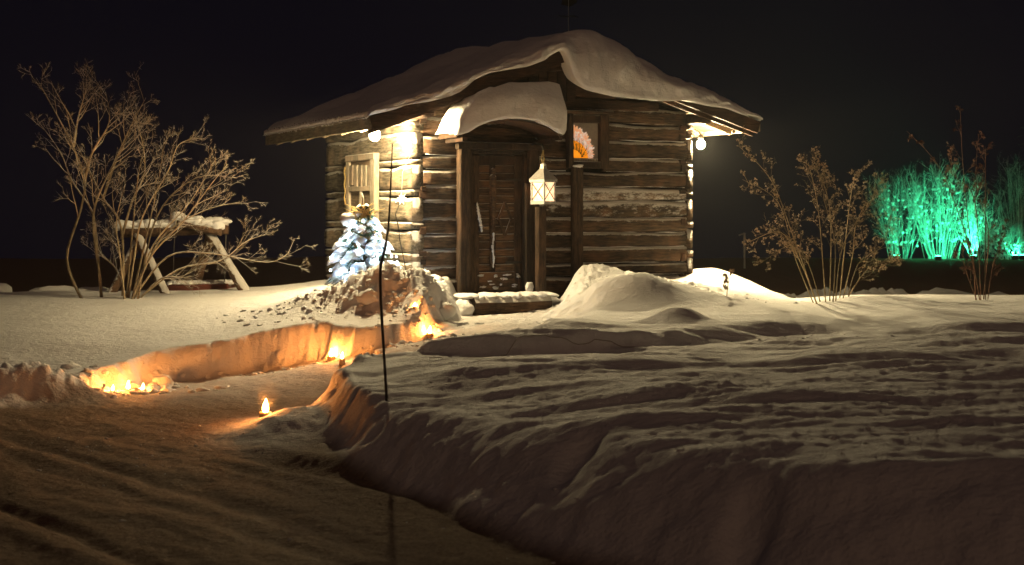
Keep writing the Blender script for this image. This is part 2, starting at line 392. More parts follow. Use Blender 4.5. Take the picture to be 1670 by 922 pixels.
def terrain(X, Y):
    shp = X.shape; X = X.ravel().astype(float); Y = Y.ravel().astype(float)
    near = (Y < 30) & (Y > -10) & (abs(X) < 30)
    wx = X + .10*fbm(X*1.6, Y*1.6, 3, 3) + .035*perlin(X*9, Y*9, 8); wy = Y + .08*fbm(X*1.6, Y*1.6, 3, 5) + .028*fbm(X*9, Y*7, 3, 9)
    k = sst(.2, 1.2, abs(Y-17)) * 1.0
    k = k * (.35 + .65*sst(10.6, 11.8, Y))
    wx = X + (wx-X)*k; wy = Y + (wy-Y)*k
    P = np.stack([wx, wy], 1)
    inf_, inl = inside(P, foot), inside(P, lip); df, dl = seg_dist(P, foot), seg_dist(P, lip)
    t = np.where(inf_, 0.0, np.where(inl, df/(df+dl+1e-6), 1.0))
    left = X < (-1.0 - (Y-13.0)*-.1)
    ts = sst(0, 1, t)
    bankR = (Y < 12.2) & (X > -3)
    e_ = sst(-.75, -1.25, X) * sst(9.3, 10.2, Y)
    ts = np.where(bankR, np.sin(np.clip(t,0,1)*np.pi/2)**1.12*(1-e_) + e_*sst(0, 1, np.clip(t,0,1)**1.9), ts)
    r = road_z(X, Y); s = snow_z(X, Y)
    # step in the yard, facing the road
    yl = np.interp(X, STX, STY) + .10*fbm(X*1.3, Y*.3, 3, 21)
    hgt = np.interp(X, [-1.2,-.8,0,2.6,3.4,4.2,8], [0,.10,.15,.15,.05,.11,.10])
    wd = np.interp(X, [0,1.1,1.6,2.5,5], [.10,.14,.55,.5,.25])
    st = hgt * sst(-.5, .5, (Y - yl)/wd)
    s = s + st
    # long low drifts across the yard
    yard = sst(-1.6, -.9, X) * sst(14.2, 12.5, Y)
    rip = fbm(X*.42 + .25*Y, Y*1.2, 3, 31) * .056 + fbm(X*.9, Y*3.6, 3, 41) * .023 + .004*fbm(X*2.4, Y*6, 3, 45) + (.0065*fbm(X*10, Y*10, 3, 46, .7))*(.3+.7*sst(-.25, .45, fbm(X*.8, Y*1.6, 2, 47)))
    s = s + rip * (.22 + .78*yard) * sst(16.0, 13.5, Y) 
    s = s + .012*fbm(X*1.1, Y*1.3, 3, 51)
    # two scarps further out
    for (xx, yy, amp, sx) in ((2.6, 10.35, .07, .8), (3.4, 9.3, .07, 1.0), (1.0, 9.0, .085, 1.0), (1.2, 8.0, .05, .7), (5.5, 11.6, .06, 2.2), (.5, 10.4, .05, .9), (3.0, 7.6, .05, 1.2)):
        yv = yy + .12*fbm(X*.9, Y*0, 3, int(yy*10)); s = s + amp * gauss(X, X*0, xx, 0, sx, 9) * (sst(-.10, .16, Y-yv) * sst(1.3, .1, Y-yv))
    # hollow in the field at the left
    z = r + (s - r) * ts
    z = z + .19*gauss(X, Y, -4.35, 12.85, .55, .17, R(27), 2.6) * (1 + .25*fbm(X*4, Y*4, 3, 77) + .25*fbm(X*11, Y*11, 2, 78)) + .05*gauss(X, Y, -5.6, 12.3, 1.2, .2, R(20))
    # packed snow of the road: ruts along its edge, rough crust
    pk = 1 - ts
    dr = -((X + 1.52) * .755 + (Y - 10.25) * .655)            # distance from the bank's foot towards the camera
    along = (X + 1.52) * .655 - (Y - 10.25) * .755
    inroad = pk * sst(12.2, 10.8, Y)
    z = z + inroad * (sst(-.3, .5, along) * (.04*np.exp(-((dr-.16)/.09)**2) - .035*np.exp(-((dr-.38)/.10)**2) + .02*np.exp(-((dr-.60)/.08)**2))
                      - .035*np.exp(-((dr-2.35-.05*perlin(along*.5, 0*along, 5))/.07)**2) + .02*np.exp(-((dr-2.55)/.09)**2))
    z = z + pk * (.012*fbm(X*2.0+Y, Y*1.8, 3, 61) + .006*fbm((along)*.8, dr*6, 3, 62) + .0045*fbm(X*12, Y*12, 3, 63, .6) - .020*np.exp(-((dr-1.30-.06*perlin(along*.5, 0*along, 6))/.10)**2)*sst(12, 10.5, Y) - .012*np.exp(-((dr-1.62)/.08)**2)*sst(12, 10.5, Y))
    # bank face: scoop marks and a few deep hollows
    face = ts * (1-ts) * 4
    z = z - face * sst(11, 10.2, Y) * (.03*np.maximum(0, fbm(along*1.2, dr*1.1, 2, 71)) + .010*fbm(X*5, Y*5, 3, 72))
    z = z - .10*gauss(X, Y, .36, 7.75, .12, .18, R(-22), 3) - .12*gauss(X, Y, 1.08, 6.45, .12, .18, R(-25), 3)
    z = z + np.sqrt(ts) * (.006*fbm(X*9, Y*9, 3, 73, .65) + .002*perlin(X*26, Y*26, 74)) * sst(11.5, 9.5, Y)
    # apron by the candle in front of the bank
    z = z + .13*gauss(X, Y, -1.66, 11.0, .36, .66, R(10), 2.4) * (1+.16*fbm(X*6+Y*3, Y*3.2, 3, 79)) * sst(12.0, 11.4, Y)
    z = z + .08*gauss(X, Y, -1.33, 12.0, .16, .14) 
    # mounds
    rough = gauss(X, Y, -1.45, 15.15, .75, .55, 0, 4)
    z = z + .40*gauss(X, Y, -1.42, 15.05, .42, .36) + .14*gauss(X, Y, -2.15, 15.25, .5, .34) + .16*gauss(X, Y, -.98, 15.1, .22, .5, 0, 3)
    z = z + rough * (.075*fbm(X*3.4, Y*3.4, 5, 81, .66) + .035*abs(fbm(X*9, Y*9, 3, 83, .6)))
    z = z + .13*gauss(X, Y, -.78, 14.55, .20, .16, 0, 3.2) * (1-.3*pk)
    z = z - .14*gauss(X, Y, -.93, 14.12, .16, .14)
    m2 = gauss(X, Y, 1.5, 16.2, 1.3, 1.1, R(10), 3)
    z = z + .15*gauss(X, Y, 1.05, 16.95, .52, .42) + .06*gauss(X, Y, 1.75, 16.6, .6, .5) + m2*(.05*fbm(X*2.1, Y*2.4, 5, 88, .66) + .035*abs(fbm(X*6, Y*6, 4, 89, .66)))
    z = z + .25*gauss(X, Y, 1.22, 15.05, .52, .36, R(-16), 2.0)*sst(.72, .90, X + .03*perlin(X*4, Y*6, 91)) + .16*gauss(X, Y, 1.75, 15.2, .6, .5)
    z = z + .14*gauss(X, Y, 1.58, 13.5, .26, .17, 0, 2.4) - .05*gauss(X, Y, 1.25, 13.3, .18, .12)
    z = z + .14*gauss(X, Y, 2.62, 18.4, .5, .5)
    z = z + .10*gauss(X, Y, 3.9, 15.9, .8, .5) 
    # behind: the field drops and runs on to a low rise
    yc = np.interp(X, [-12,-3,-2,2.6,3.4,12], [18.4,18.3,20.5,20.5,16.9,16.9])
    far = .15 + .05*fbm(X*.25, Y*.25, 3, 95) + .03*fbm(X*1.1, Y*.9, 3, 96)*sst(60, 30, Y) - .09*np.maximum(0, Y-52)
    b = sst(0, 3.6, Y - yc); z = z*(1-b) + far*b
    z = np.where(Y < -5, 0, z)
    berm = gauss(X, Y, 6.4, 24.5, 2.6, .7, 0, 3) + .7*gauss(X, Y, 11.5, 26, 2.5, .6, 0, 3)
    z = z + berm*(.22 + .12*fbm(X*2.2, Y*2.2, 4, 97, .65))
    att = np.clip(1 - ts*5, 0, 1)*(.25+.75*sst(14.3, 12.2, Y)); att = np.maximum(att, sst(1.2, 3.0, Y-yc)*(1-.9*np.clip(berm*1.5, 0, 1)))  # beyond the crest the field's unlit darkness is put into its colour
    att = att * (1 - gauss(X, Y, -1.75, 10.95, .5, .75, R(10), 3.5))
    return z.reshape(shp), att.reshape(shp)
def hz(x, y): return float(terrain(np.array([x]), np.array([y]))[0][0])

def steps(core0, core1, d, lo, hi):
    a = list(np.arange(core0, core1 + 1e-6, d)); s = d; x = core1
    while x < hi: s *= 1.18; x += s; a.append(min(x, hi))
    s = d; x = core0; pre = []
    while x > lo: s *= 1.18; x -= s; pre.append(max(x, lo))
    return np.array(pre[::-1] + a)
gx = steps(-6.2, 6.6, .0175, -400, 400); gy = steps(5.0, 18.6, .029, -60, 420)
GX, GY = np.meshgrid(gx, gy); GZ, GP = terrain(GX, GY)
nx, ny = len(gx), len(gy)
me = bpy.data.meshes.new('ground'); nv = nx*ny
me.vertices.add(nv); me.vertices.foreach_set('co', np.stack([GX, GY, GZ], -1).astype(np.float32).ravel())
ii = np.arange(nv).reshape(ny, nx); q = np.stack([ii[:-1,:-1], ii[:-1,1:], ii[1:,1:], ii[1:,:-1]], -1).reshape(-1, 4)
me.loops.add(q.size); me.loops.foreach_set('vertex_index', q.ravel().astype(np.int32))
me.polygons.add(len(q)); me.polygons.foreach_set('loop_start', (np.arange(len(q))*4).astype(np.int32))
me.polygons.foreach_set('loop_total', np.full(len(q), 4, np.int32)) if False else None
me.polygons.foreach_set('use_smooth', np.ones(len(q), bool))
me.update(calc_edges=True)
at = me.attributes.new('packed_and_unlit', 'FLOAT', 'POINT'); at.data.foreach_set('value', GP.astype(np.float32).ravel())
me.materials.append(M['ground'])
ground = bpy.data.objects.new('ground', me); COL.objects.link(ground); ground['kind'] = 'structure'

# ------------------------------------------------------------------ cabin
cabin = thing('log_cabin', (AX, AY, 0.0), 'small old log cabin with a carved door under a thick roof of snow', 'cabin', rz=TH)
ZB = .72
courses = [ZB, .944, 1.095, 1.292, 1.473, 1.66, 1.866, 2.04, 2.229, 2.395, 2.62, 2.83, 3.03]
door_x = (FR(745, 400)[0], FR(872, 400)[0]); door_top = FR(800, 240)[1]
win_x = (FR(922, 230)[0], FR(988, 230)[0]); win_z = (FR(955, 275)[1], FR(955, 188)[1])
# front wall: a dark backing with the logs hung on it
b_ = MB(); box(b_, .06, WD-.06, .10, .20, ZB-.3, 2.98, .02)
front = b_.build('front_wall', M['gap'], cabin)
rnd = random.Random(4)
TLOG = .17
def log_piece(parent, p0, p1, h, mat, seed, side, t=TLOG, name='log'):
    m = MB(); L = (Vector(p1)-Vector(p0)).length
    beam(m, p0, p1, t, h, side=side, segs=max(3, int(L/.10)), wob=.11, seed=seed, round_=True)
    return m.build(name, mat, parent, smooth=True)
def ledge(parent, x0, x1, y, z, seed, mat, wdt=.03):
    m = MB(); pts = []; rr = []; n = max(4, int((x1-x0)/.05))
    for i in range(n+1):
        x = x0 + (x1-x0)*i/n; k = n1(x*2.3, seed)
        pts.append((x, y + .004*n1(x*9, seed+1), z + .008*n1(x*3, seed+2))); rr.append(max(.0008, wdt*(.08 + .30*k + .14*n1(x*11, seed+3))))
    tube(m, pts, rr, 6); return m.build('snow_line', M['snow'], parent, smooth=True)
for i in range(len(courses)-1):
    z0, z1 = courses[i], courses[i+1]; zc = (z0+z1)/2; h = (z1-z0) - .012
    spans = [(.15, WD-.10)]
    if z0 < door_top - .04: spans = [(.15, door_x[0]+.02), (door_x[1]-.02, WD-.10)]
    if zc > win_z[0] and zc < win_z[1]:
        out = []
        for a, b in spans:
            if a < win_x[0] < b: out += [(a, win_x[0]+.03), (win_x[1]-.03, b)]
            else: out.append((a, b))
        spans = out
    for k, (a, b) in enumerate(spans):
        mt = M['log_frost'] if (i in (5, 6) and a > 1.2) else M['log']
        yo = rnd.uniform(-.012, .012)
        log_piece(front, (a, .075+yo, zc), (b, .075+yo, zc + rnd.uniform(-.006, .006)), h + rnd.uniform(-.006, .01), mt, i*7+k, (0,1,0))
        if z0 < 2.9 and i > 0:
            ledge(front, a+.03, b-.03, -.004+yo, z0 + .004, i*5+k, None, .028 if a > 1.2 or rnd.random() < .5 else .02)
# left wall, its logs reaching to the front corner with their ends showing
b_ = MB(); box(b_, .10, .17, .08, DP-.08, ZB-.3, 2.95, .02)
leftw = b_.build('side_wall', M['gap'], cabin)
b_ = MB(); box(b_, WD-.17, WD-.10, .08, DP-.08, ZB-.3, 2.95, .02)
rightw = b_.build('side_wall', M['gap'], cabin)
off = [.0] + [courses[i] + .045*((-1)**i) for i in range(1, len(courses)-1)] + [3.0]
off[0] = ZB
SWN = [LS(578, 262)[0], LS(618, 262)[0]]
for wall, xc, sgn in ((leftw, .075, -1), (rightw, WD-.05, 1)):
    for i in range(len(off)-1):
        z0, z1 = off[i], off[i+1]; zc = (z0+z1)/2; h = z1-z0-.012
        j = rnd.uniform(-.008, .012)
        log_piece(wall, (xc, -.012+j, zc), (xc, DP-.02, zc), h, M['log_side_lit'] if sgn < 0 else M['log'], 100+i, (1,0,0), .155 if sgn < 0 else .09)
        # ends of the front and back logs notched between them, proud of the corner
        if sgn < 0:
            m = MB(); y0 = -.02+rnd.uniform(-.01,.01)
# corner notches: dark keys between the log ends on the front face
for xk in (.155, WD-.155):
    for i in range(1, len(off)-1):
        if rnd.random() < .85:
            m = MB(); zc = off[i] + rnd.uniform(-.01, .02); hh = rnd.uniform(.05, .085); ww = rnd.uniform(.035, .06)
            beam(m, (xk - ww, -.012, zc), (xk + ww*.5, -.012, zc), .05, hh, side=(0,1,0), rnd=.3, segs=3, wob=.12, seed=i)
            m.build('notch_key', M['gable'], front)
# gable logs and the boards of the peak
b_ = MB(); 
def roof_x_at(z): # wall x extents under the roof at height z
    zz = z + .03
    xl = EL[0] + (zz-EL[1])/(RZ-EL[1])*(RX-EL[0]); xr = RX + (RZ-zz)/(RZ-ER[1])*(ER[0]-RX); return max(0.04, xl), min(WD-.04, xr)
zz = [2.985, 3.14, 3.30, 3.44, 3.56]
gb = MB(); gb.add([(.1,.11,2.9),(WD-.1,.11,2.9),(WD-.1,.11,3.0),(RX,.11,RZ-.03),(.1,.11,2.95)], [(0,1,2,3,4)])
gable = gb.build('gable', M['gap'], cabin)
for i in range(len(zz)-1):
    xl, xr = roof_x_at(zz[i+1]-.03)
    log_piece(gable, (xl, .06, (zz[i]+zz[i+1])/2), (xr, .06, (zz[i]+zz[i+1])/2), zz[i+1]-zz[i]-.01, M['gable'], 60+i, (0,1,0), .13)
for i in range(6):
    x = RX - .36 + i*.13; top = roof_z(x) - .05
    m = MB(); beam(m, (x, -.03, 3.08), (x, -.03, top), .118, .03, side=(1,0,0), rnd=.2); m.build('gable_board', M['gable'], gable)

# roof: boards, rafters, fascia and barge boards
rf = MB()
def slab(mb, x0, x1, y0, y1, t, dz=0.0):
    z0, z1 = roof_z(x0)+dz, roof_z(x1)+dz
    vs = [(x0,y0,z0),(x1,y0,z1),(x1,y1,z1),(x0,y1,z0),(x0,y0,z0+t),(x1,y0,z1+t),(x1,y1,z1+t),(x0,y1,z0+t)]
    return mb.add(vs, [(0,3,2,1),(4,5,6,7),(0,1,5,4),(1,2,6,5),(2,3,7,6),(3,0,4,7)])
slab(rf, EL[0]+.02, RX, YF+.04, YB, .03, .034); slab(rf, RX, ER[0]-.02, YF+.04, YB, .03, .034)
roof = rf.build('roof', M['soffit'], cabin)
def boards(x0, x1, n, base):
    for i in range(n):
        a = x0 + (x1-x0)*i/n; b = x0 + (x1-x0)*(i+1)/n - .007
        m = MB(); slab(m, a, b, YF+.02+rnd.uniform(-.02,.02), YB-.01, .022, base + rnd.uniform(0, .004)); m.build('roof_board', M['soffit'], roof)
boards(EL[0]+.01, RX-.01, 17, .0); boards(RX+.01, ER[0]-.01, 18, .0)
for y in np.linspace(.02, DP+.2, 6):
    for (xa, xb) in ((EL[0]+.05, .02), (WD-.02, ER[0]-.05)):
        m = MB(); beam(m, (xa, y, roof_z(xa)-.045), (xb, y, roof_z(xb)-.045), .07, .085, side=(0,1,0), rnd=.3, segs=3, wob=.05, seed=int(y*9)); m.build('rafter', M['soffit'], roof)
for (x, z) in ((0.06, roof_z(.06)-.10), (WD-.06, roof_z(WD-.06)-.10), (RX, RZ-.11), (.95, roof_z(.95)-.1), (2.8, roof_z(2.8)-.1)):   # purlins
    m = MB(); beam(m, (x, YF+.10, z), (x, -.0, z), .13, .13, round_=True, side=(1,0,0), segs=3, wob=.05, seed=int(x*10)); m.build('purlin', M['gable'], roof, smooth=True)
m = MB(); beam(m, (EL[0]-.015, YF-.02, EL[1]+.02), (EL[0]-.015, YB+.02, EL[1]+.02), .035, .155, side=(1,0,0), rnd=.2, segs=8, wob=.02); m.build('fascia', M['fascia'], roof)
m = MB(); beam(m, (ER[0]+.015, YF-.02, ER[1]+.01), (ER[0]+.015, YB+.02, ER[1]+.01), .035, .12, side=(1,0,0), rnd=.2, segs=8, wob=.02); m.build('fascia', M['fascia'], roof)
for (xa, xb) in ((EL[0], RX), (RX, ER[0])):
    for k, (yy, hh, dz) in enumerate(((YF-.025, .15, .0), (YF+.09, .10, -.06))):
        m = MB(); beam(m, (xa, yy, roof_z(xa)+dz), (xb, yy, roof_z(xb)+dz), .035, hh, side=(0,1,0), rnd=.2, segs=10, wob=.03, seed=k); m.build('barge_board', M['gable'], roof)  # dark wood: the deep shade under the snow is put into its colour

# snow on the roof: deep, slumped over the gable
def interp_fn(pts):
    pts = sorted(pts); xs = [p[0] for p in pts]; zs = [p[1] for p in pts]
    return lambda x: np.interp(x, xs, zs)
def smooth_fn(fn, r=.05):
    return lambda x: (fn(x-2*r) + 2*fn(x-r) + 3*fn(x) + 2*fn(x+r) + fn(x+2*r))/9
def snow_cap(name, xs, top, bot, deck, y_front, y_back, bulge, parent, er, nback=34, nf=16, seed=0, back_rise=0.0, amp=.014):
    """top(x): crest at the front; bot(x): lower edge of the overhanging front; deck(x): what it lies on."""
    vs = []; n = 0; rows = []
    x = np.array(xs); T = top(x); Bt = bot(x); Dk = deck(x)
    edge = np.minimum(1, np.minimum(x - x[0], x[-1] - x)/er); rr = np.sqrt(np.clip(1-(1-edge)**2, 0, 1))
    for j in range(nback+1):
        y = y_back + (y_front + .08 - y_back)*j/nback
        eb = min(1, (y_back - y)/.2); rb = math.sqrt(max(0, 1-(1-eb)**2))
        th = (T - Dk) + back_rise*(y - y_front)/(y_back-y_front)
        z = Dk + np.maximum(.02, th*rr*rb) + amp*2.0*fbm(x*1.4+seed, np.full_like(x, y*1.1), 3, seed+3)*rr*rb
        rows.append(np.stack([x, np.full_like(x, y), z], 1))
    Tf = rows[-1][:,2]
    wob = .02*fbm(x*3, x*0+.5, 3, seed+9)
    for j in range(1, nf+1):
        t = j/nf; a = t*math.pi*.5
        tt = t
        z = Tf + (Bt - Tf)*(tt**1.25)
        bul = bulge * np.clip((Tf-Bt)/.25, .15, 1.0)
        yy = y_front + .08 - (.08 + bul)*np.sin(np.minimum(1, t*1.5)*math.pi/2) + wob + .06*bul*(t**3)
        z = z + amp*fbm(x*4, x*0 + t*2.5, 3, seed+15)*(t<1); yy = yy + amp*1.2*fbm(x*3.5, x*0 + t*2, 3, seed+19)
        rows.append(np.stack([x, yy, z], 1))
    for t in (.02, .10, .25):
        rows.append(np.stack([x, rows[nback+nf][:,1] + t + .02, Bt + .012 + (.05 if t > .2 else 0)*1.0], 1))
    A = np.concatenate(rows); nc = len(x); nr = len(rows)
    fs = [(j*nc+i, (j+1)*nc+i, (j+1)*nc+i+1, j*nc+i+1) for j in range(nr-1) for i in range(nc-1)]
    m = MB(); m.add(A.tolist(), fs)
    return m.build(name, M['snow'], parent, smooth=True)
YS = YF - .12
top_px = [(600,181),(640,166),(700,146),(760,120),(810,96),(860,76),(895,60),(918,49),(940,47),(965,50),(990,56),(1020,74),(1060,96),(1110,122),(1160,147),(1205,168),(1237,182)]
bot_px = [(600,189),(640,180),(665,171),(700,166),(735,157),(755,146),(775,130),(800,119),(830,114),(860,109),(885,99),(905,86),(917,81),(923,95),(930,118),(940,135),(955,147),(975,153),(1000,158),(1040,163),(1080,166),(1110,165),(1150,173),(1190,178),(1215,188),(1240,191)]
topf = smooth_fn(interp_fn([FR(a, b, YS) for a, b in top_px])); botf = smooth_fn(interp_fn([FR(a, b, YS) for a, b in bot_px]), .02)
deckf = lambda x: np.array([roof_z(v)+.07 for v in np.atleast_1d(x)])
xs = np.linspace(EL[0]-.06, ER[0]+.04, 190)
topf2 = lambda x: np.maximum(topf(x), deckf(x)+.10)
snow_cap('roof_snow', xs, topf2, botf, deckf, YF-.05, YB+.06, .15, cabin, .16, back_rise=.08, seed=2, amp=.028)
# ragged crust along the left eave
m = MB()
for i in range(120):
    y = YF + (YB-YF)*i/119; blob(m, (EL[0]-.045+.01*rnd.random(), y, EL[1]+.105+.01*rnd.random()), (.022, .03, .03+.02*rnd.random()), i, .4, 1)
m.build('snow_fringe', M['snow'], cabin, smooth=True, kind='stuff')

# weather vane on the ridge
vp = FR(927, 50, .1); vz = 3.92
vane = MB(); tube(vane, [(vp[0], .1, vz-.25), (vp[0], .1, vz+.50)], .005, 6)
vobj = vane.build('weather_vane', M['metal_pale'], cabin)
m = MB(); tube(m, [(vp[0]-.14, .1, vz+.22), (vp[0]+.14, .1, vz+.22)], .006, 5); tube(m, [(vp[0], -.04, vz+.22), (vp[0], .24, vz+.22)], .006, 5)
m.build('compass_arm', M['iron'], vobj)
m = MB(); m.add([(vp[0]-.10,.097,vz+.36),(vp[0]+.02,.097,vz+.34),(vp[0]+.12,.097,vz+.40),(vp[0]+.10,.097,vz+.50),(vp[0]+.02,.097,vz+.44),(vp[0]-.08,.097,vz+.42)], [(0,1,2,3,4,5)])
m.add([(vp[0]-.10,.103,vz+.36),(vp[0]+.02,.103,vz+.34),(vp[0]+.12,.103,vz+.40),(vp[0]+.10,.103,vz+.50),(vp[0]+.02,.103,vz+.44),(vp[0]-.08,.103,vz+.42)], [(5,4,3,2,1,0)])
m.build('vane_figure', M['iron'], vobj)

# hood over the door
YH = -.58
hb_px = [(744,221),(752,220),(765,216),(780,206),(800,198),(825,194),(850,194),(875,198),(895,206),(912,217),(919,221),(924,214),(927,205)]
ht_px = [(744,210),(748,192),(756,175),(768,158),(785,145),(805,136),(830,131),(860,131),(890,132),(915,134),(924,137),(927,150)]
hbf = smooth_fn(interp_fn([FR(a, b, YH-.06) for a, b in hb_px]), .01); htf = smooth_fn(interp_fn([FR(a, b, YH-.06) for a, b in ht_px]), .012)
hx0, hx1 = FR(744, 200, YH-.06)[0], FR(927, 200, YH-.06)[0]
zd0 = FR(760, 222, YH)[1]
def arch(x): 
    u = np.clip((np.atleast_1d(x) - (hx0+.05))/(hx1-hx0-.1)*2-1, -1, 1); return zd0 + .02 + .20*np.sqrt(np.clip(1-u*u, 0, 1))
snow_cap('hood_snow', np.linspace(hx0, hx1, 70), htf, hbf, arch, YH, -.02, .07, cabin, .04, nback=16, nf=14, seed=7, amp=.014)
hood = MB()
n = 14
for i in range(n):
    a0, a1 = math.pi*(1-i/n), math.pi*(1-(i+1)/n); cxh = (hx0+hx1)/2; rx = (hx1-hx0)/2-.04
    pts = []
    for a in (a0, a1):
        for r_, y in ((1, YH+.02), (.955, YH+.02), (.955, .0), (1, .0)):
            pts.append((cxh + rx*r_*math.cos(a), y, zd0 - .015 + .215*r_*math.sin(a)))
    hood.add(pts, [(0,1,5,4),(1,2,6,5),(2,3,7,6),(3,0,4,7)])
hd = hood.build('door_hood', M['gable'], cabin)
for s_ in (hx0+.16, hx1-.14):
    m = MB(); beam(m, (s_, YH+.06, zd0-.03), (s_, .0, zd0-.03), .06, .06, side=(1,0,0)); m.build('bracket', M['gable'], hd)
m = MB()
tv = [(cxh + (rx-.05)*math.cos(math.pi*k/16), -.03, zd0-.03+.17*math.sin(math.pi*k/16)) for k in range(17)]
m.add(tv + [(x, .02, z) for x, y, z in tv], [tuple(range(17))] + [(k, k+17, k+18, k+1) for k in range(16)]); m.build('tympanum', M['log'], hd)

# door
dz0 = FR(800, 474)[1] - .02; dx0, dx1 = FR(762, 400)[0], FR(855, 400)[0]; dz1 = FR(805, 252)[1]
m = MB(); box(m, dx0+.02, dx1-.02, .02, .06, dz0+.02, dz1-.01, .05); door = m.build('door', M['door'], cabin)
def fr_part(name, x0, x1, y0, y1, z0, z1, mat, parent, rnd_=.2, label=None, wob=.02):
    m = MB()
    if x1-x0 > z1-z0: beam(m, (x0, (y0+y1)/2, (z0+z1)/2), (x1, (y0+y1)/2, (z0+z1)/2), y1-y0, z1-z0, side=(0,1,0), rnd=rnd_, segs=5, wob=wob, seed=int(z0*100))
    else: beam(m, ((x0+x1)/2, (y0+y1)/2, z0), ((x0+x1)/2, (y0+y1)/2, z1), x1-x0, y1-y0, side=(1,0,0), rnd=rnd_, segs=6, wob=wob, seed=int(x0*100))
    return m.build(name, mat, parent, label=label)
frm = fr_part('door_frame', door_x[0]-.01, dx0-.005, -.12, .08, dz0-.06, door_top, M['door'], cabin)
fr_part('jamb', dx1+.005, door_x[1]+.01, -.12, .08, dz0-.06, door_top, M['door'], frm)
fr_part('lintel', door_x[0]-.03, door_x[1]+.05, -.13, .08, dz1+.05, door_top+.05, M['door'], frm)
fr_part('casing', dx0-.004, dx0+.035, -.075, .05, dz0, dz1+.045, M['door'], frm)
fr_part('casing', dx1-.035, dx1+.004, -.075, .05, dz0, dz1+.045, M['door'], frm)
fr_part('casing', dx0+.036, dx1-.036, -.075, .05, dz1-.0, dz1+.045, M['door'], frm)
dw = dx1-dx0-.08; X0 = dx0+.04
fr_part('stile', X0, X0+.11, -.015, .025, dz0+.02, dz1-.01, M['door'], door)
fr_part('stile', X0+dw-.10, X0+dw, -.015, .025, dz0+.02, dz1-.01, M['door'], door)
fr_part('rail', X0+.11, X0+dw-.10, -.013, .025, dz1-.12, dz1-.01, M['door'], door)
fr_part('rail', X0+.11, X0+dw-.10, -.013, .025, dz0+.02, dz0+.24, M['door_slat'], door)
xm = X0 + dw*.43
ns = 14
for i in range(ns):
    za = dz0+.25 + (dz1-.12-dz0-.25)*i/ns; zb = za + (dz1-.12-dz0-.25)/ns - .010
    yo = rnd.uniform(-.004, .006)
    fr_part('door_slat', xm+.035, X0+dw-.102, -.004+yo, .03, za, zb, M['door_slat'], door, .35, wob=.06)
    fr_part('door_slat', X0+.112, xm-.04, .0+yo, .03, za, zb, M['door_slat'], door, .35, wob=.06)
# lozenge worked over the slats
lc = ((xm+.035+X0+dw-.102)/2, (dz0+dz1)/2+.05); lw_, lh_ = .085, .20
for k_, (a_1, b_1) in enumerate((((0, 1), (1, 0)), ((1, 0), (0, -1)), ((0, -1), (-1, 0)), ((-1, 0), (0, 1)))):
    m = MB(); beam(m, (lc[0]+a_1[0]*lw_, -.013, lc[1]+a_1[1]*lh_), (lc[0]+b_1[0]*lw_, -.013, lc[1]+b_1[1]*lh_), .016, .03, side=(0,1,0), rnd=.3, segs=3, wob=.03, seed=k_); m.build('lozenge_batten', M['door_slat'], door)
# carved batten with a rounded head
m = MB(); zb0, zb1 = dz0+.30, dz1-.17
prof = [(zb0, .018), (zb0+.08, .034), (zb0+.3, .036), (zb0+.55, .030), (zb0+.72, .040), (zb1-.20, .050), (zb1-.10, .046), (zb1-.07, .028), (zb1-.04, .040), (zb1-.01, .032), (zb1+.01, .008)]
vs = []
for z, h_ in prof: vs += [(xm-h_, -.012, z), (xm-h_*.45, -.038, z), (xm+h_*.45, -.038, z), (xm+h_, -.012, z)]
m.add(vs, [(4*i+k, 4*i+k+1, 4*i+k+5, 4*i+k+4) for i in range(len(prof)-1) for k in range(3)]); bat = m.build('carved_batten', M['door_slat'], door)
m = MB(); 
for i in range(9): blob(m, (xm-.012+.008*math.sin(i), -.045, zb0+.02+i*.045), (.010+.004*(i%3), .010, .034), i, .5, 1)
m.build('ice', M['snow'], bat, smooth=True)
hx = X0+.075; hzc = (dz0+dz1)/2+.06
m = MB(); tube(m, [(hx-.02, -.015, hzc+.17), (hx-.005, -.06, hzc+.13), (hx+.01, -.07, hzc), (hx+.03, -.06, hzc-.12), (hx+.035, -.015, hzc-.16)], .013, 7); hnd = m.build('door_handle', M['iron'], door, smooth=True)
m = MB()
for i in range(10): t = i/9; blob(m, (hx-.02+.06*t, -.075, hzc+.16-.30*t), (.014+.010*math.sin(t*3.1), .012, .026), 40+i, .4, 1)
m.build('snow', M['snow'], hnd, smooth=True)
for zz_ in (dz0+.35, dz1-.3):
    m = MB(); beam(m, (X0+dw-.01, -.024, zz_), (X0+dw-.22, -.024, zz_), .012, .03, side=(0,1,0)); m.build('hinge', M['iron'], door)
# windblown snow on the bottom rail
m = MB()
for i in range(14): blob(m, (X0+.08+dw*.85*rnd.random(), -.022, dz0+.05+.16*rnd.random()), (rnd.uniform(.015,.05), .004, rnd.uniform(.006,.02)), i, .8, 2)
m.build('snow_dust', M['snow'], door, smooth=True, kind='stuff')

